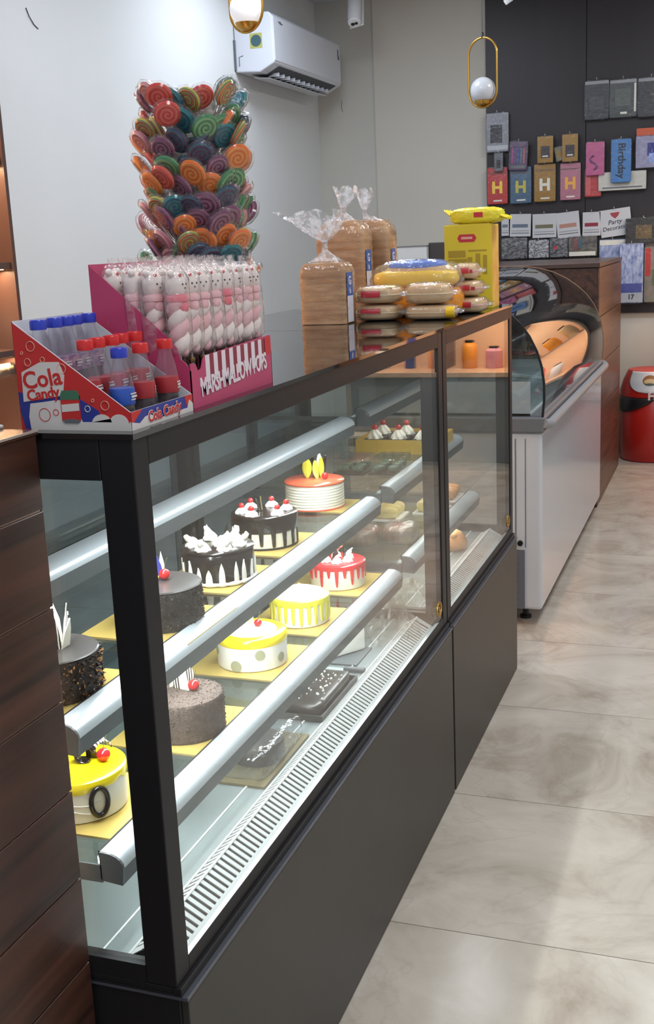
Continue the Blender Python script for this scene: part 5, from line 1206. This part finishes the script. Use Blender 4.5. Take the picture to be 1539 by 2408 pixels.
for k, (lab, rect) in enumerate((('black foil pack, left of the three large ones in the top row', (-.265, -.119, 2.082, 2.312)), ('black foil pack with bright silver edges, middle of the top row', (-.115, .047, 2.084, 2.306)), ('black foil pack with a gold star print, right of the top row', (.052, .211, 2.076, 2.304)))):
    t, w, h = hang('curtain_pack', lab, 'foil pack', rect, mat('pack_charcoal_%d' % k, ((36, 36, 43), (60, 66, 64), (40, 40, 44))[k], .3, var=.25, vscale=25))
    face(t, 'header', -w * .48, w * .48, h * .90, h * .98, mat('pack_header_grey', (150, 150, 156), .35))
    if k == 1:
        face(t, 'painted_shine', w * .40, w * .47, .03, h * .88, LWHT); face(t, 'painted_shine', -w * .1, w * .14, .02, .032, LWHT); face(t, 'label', -w * .3, w * .28, h * .3, h * .75, mat('pack_greygreen', (84, 92, 86), .5))  # white strips are glints painted onto the foil
    if k == 2:
        for q in range(8): part('star_print', MB().prism([(-.003, .010), (.003, .010), (.0, .045)], 'y', -.0066, -.0050), E2, t, loc=(.045, 0, h * .56), rot=(0, q * PI / 4, 0))
    if k == 0: face(t, 'label', -w * .3, w * .3, h * .25, h * .6, mat('pack_label_dark', (62, 62, 66), .5))
for k, (rect, c) in enumerate((((-.788, -.740, 1.409, 1.540), (110, 120, 130)), ((-.735, -.600, 1.401, 1.542), (98, 112, 130)), ((-.588, -.436, 1.387, 1.536), (112, 110, 86)), ((-.428, -.284, 1.382, 1.540), (176, 130, 116)), ((-.272, -.160, 1.386, 1.532), (140, 40, 60)))):
    lab = ('white header card with a grey-blue print, leftmost and half hidden', 'white header card with a blue-grey print', 'white header card with an olive bar', 'white header card with a salmon print, tilted', 'white header card with a crimson bar')[k]
    t, w, h = hang('header_card', lab + ', above the silver packs', 'card', rect, mat('header_white', (196, 196, 200), .45), tilt=(0, .03, 0, -.08, 0)[k], film=False)
    pm = mat('header_print_%d' % k, c, .5)
    face(t, 'print', -w * .38, w * .36, h * .40, h * .55, pm); face(t, 'print', -w * .42, w * .42, h * .14, h * .17, GREYMETAL); face(t, 'print', -w * .42, w * .42, h * .24, h * .27, mat('header_line', (150, 152, 156), .5))
t, w, h = hang('header_card', 'large white header card lettered Party Decoration above the blue foil pack', 'card', (-.155, .034, 1.378, 1.545), MATS['header_white'], tilt=-.10, film=False)
part('lettering', textmesh('Party', .040, GASK, frame((-.005, -.0058, .088), (1, 0, .05), (0, 0, 1)), .0005, shear=.2), None, t); part('lettering', textmesh('Decoration', .036, GASK, frame((0, -.0058, .052), (1, 0, .05), (0, 0, 1)), .0005, shear=.2), None, t)
part('emblem', MB().prism([(-.02, .125), (0, .108), (.02, .125), (.030, .145), (-.030, .145)], 'y', -.0062, -.0050), mat('header_red', (160, 60, 70), .5), t)
t, w, h = hang('balloon_pack', 'black pack with gold print at the right edge under the white header cards', 'balloon pack', (-.005, .210, 1.328, 1.480), mat('pack_black', (34, 30, 30), .35), y=PY - .03)
face(t, 'print', -.045, .05, .03, .11, mat('print_gold', (122, 98, 48), .4, rgb2=(60, 50, 30), vscale=60))
SILV = mat('silver_foil', (150, 152, 156), .22, metal=.6, rgb2=(60, 62, 66), vscale=45, bump=1.0, bscale=70)
SILV2 = mat('bright_silver_foil', (216, 216, 220), .2, metal=.6, rgb2=(84, 86, 92), vscale=70, bump=1.0, bscale=90)
MIX = mat('mixed_foil', (130, 124, 110), .3, metal=.3, rgb2=(70, 66, 72), vscale=30, bump=.8, bscale=60)
for k, (rect, m, lab) in enumerate((((-.788, -.622, 1.262, 1.392), SILV, 'dark silver foil curtain pack, leftmost of the foil row'), ((-.612, -.484, 1.262, 1.373), SILV2, 'bright glittering silver foil pack in the foil row'), ((-.477, -.364, 1.262, 1.380), SILV, 'silver foil pack with red specks in the foil row'), ((-.358, -.182, 1.262, 1.388), MIX, 'multicoloured foil pack with a white lower edge in the foil row'))):
    t, w, h = hang('foil_pack', lab, 'foil pack', rect, m)
    if k == 2: face(t, 'print', -.03, -.01, .05, .07, PRED)
    if k == 3: face(t, 'footer', -.085, .080, .004, .030, LWHT); face(t, 'print', -.03, .0, .05, .11, mat('print_teal', (66, 90, 100), .4)); face(t, 'print', -.055, -.035, .04, .115, mat('print_rust', (130, 74, 70), .4))
BLF = mat('blue_white_foil', (96, 112, 168), .3, rgb2=(190, 200, 224), vscale=38, bump=.9, bscale=45, stretch=(1.6, 1, .7))
t, w, h = hang('foil_pack', 'pale blue foil pack with a white header beside the wooden counter', 'foil pack', (-.166, -.004, 1.225, 1.358), BLF); face(t, 'header', -.078, .078, .10, .13, LWHT)
t, w, h = hang('balloon_pack', 'long blue and white foil balloon pack hanging lowest beside the wooden counter', 'balloon pack', (-.038, .106, .965, 1.330), BLF, y=PY - .03)
face(t, 'footer', -.066, .066, .006, .062, mat('pack_footer', (170, 176, 186), .45)); part('lettering', textmesh('17', .040, GASK, frame((.0, -.0068, .036), (1, 0, 0), (0, 0, 1)), .0005, bold=.001), None, t); face(t, 'blue_band', -.066, .066, .064, .12, mat('pack_band_blue', (72, 80, 150), .4))
t, w, h = hang('balloon_pack', 'red and green patterned balloon pack at the right edge beside the long blue pack', 'balloon pack', (.110, .246, .965, 1.350), mat('pack_mottled', (110, 118, 104), .4, rgb2=(150, 130, 120), vscale=22)); face(t, 'print', -.06, -.03, .16, .33, HR); face(t, 'print', -.02, .05, .10, .20, mat('print_moss', (96, 104, 70), .5))

# ---------------------------------------------------------------- warm-lit snack counter right of the bin (shows in the glass reflections)
GB = mat('counter_grey', (120, 122, 120), .4)
t = thing('snack_counter', 'warm-lit snack counter right of the red bin, mirrored in the case glass', 'counter', (.405, 5.95, 0))
CB = mat('cream_back', (226, 190, 156), .5)
part('base', MB().box(0, 1.42, 0, .44, 0, .55), GB, t, bevel=.004); part('worktop', MB().box(-.006, 1.43, -.02, .45, .55, .58), mat('cream_ledge', (224, 180, 140), .4), t, bevel=.003)
part('back_panel', MB().box(-.085, 1.42, .42, .44, .5805, 1.56), CB, t)
for x in (.69, 1.38): part('post', MB().box(x, x + .04, 0, .44, .58, 1.56), RACK, t)
part('post', MB().box(-.085, -.075, .30, .44, .6, 1.56), CB, t); part('hood', MB().box(-.085, 1.42, 0, .44, 1.56, 1.59), RACK, t)
for z, pw in ((.98, 6.5), (1.56, 9.0)):
    if z < 1.5: part('shelf', MB().box(-.074, 1.38, .10, .42, z, z + .02), CB, t)
    area('counter_led', (1.05, 6.10, z - .012), 1.5, .015, pw * 1.2, (1.0, .76, .55), rot=(.35, 0, 0))
k = 0
for z, row in ((.5803, ((.53, .16, .05, CARD), (.66, .24, .035, PRED), (.80, .14, .055, PNK), (.96, .18, .05, PORA), (1.20, .20, .04, PORA), (1.36, .22, .035, NAVY), (1.56, .13, .06, CARD))),
               (1.0003, ((.385, .22, .045, BUN), (.52, .20, .05, PORA), (.68, .17, .05, BUN), (.86, .22, .04, PRED), (1.24, .2, .05, CARD), (1.45, .16, .06, PORA)))):
    for x, hh, rr, m in row:
        q = thing('snack_jar', '%s jar on the warm-lit snack counter, %s shelf, %s from the left' % (m.name.replace('_', ' '), {.5803: 'lower', 1.0003: 'upper'}[z], ORD[[r[0] for r in row].index(x)]), 'jar', (x, 6.20, z))
        part('jar', MB().lathe([(0, 0), (rr * .95, 0), (rr, .004), (rr, hh * .8), (rr * .6, hh * .92), (0, hh * .92)], 18), m, q, smooth=50); part('lid', MB().lathe([(0, hh * .922), (rr * .62, hh * .922), (rr * .62, hh), (0, hh)], 18), GASK, q, smooth=50)
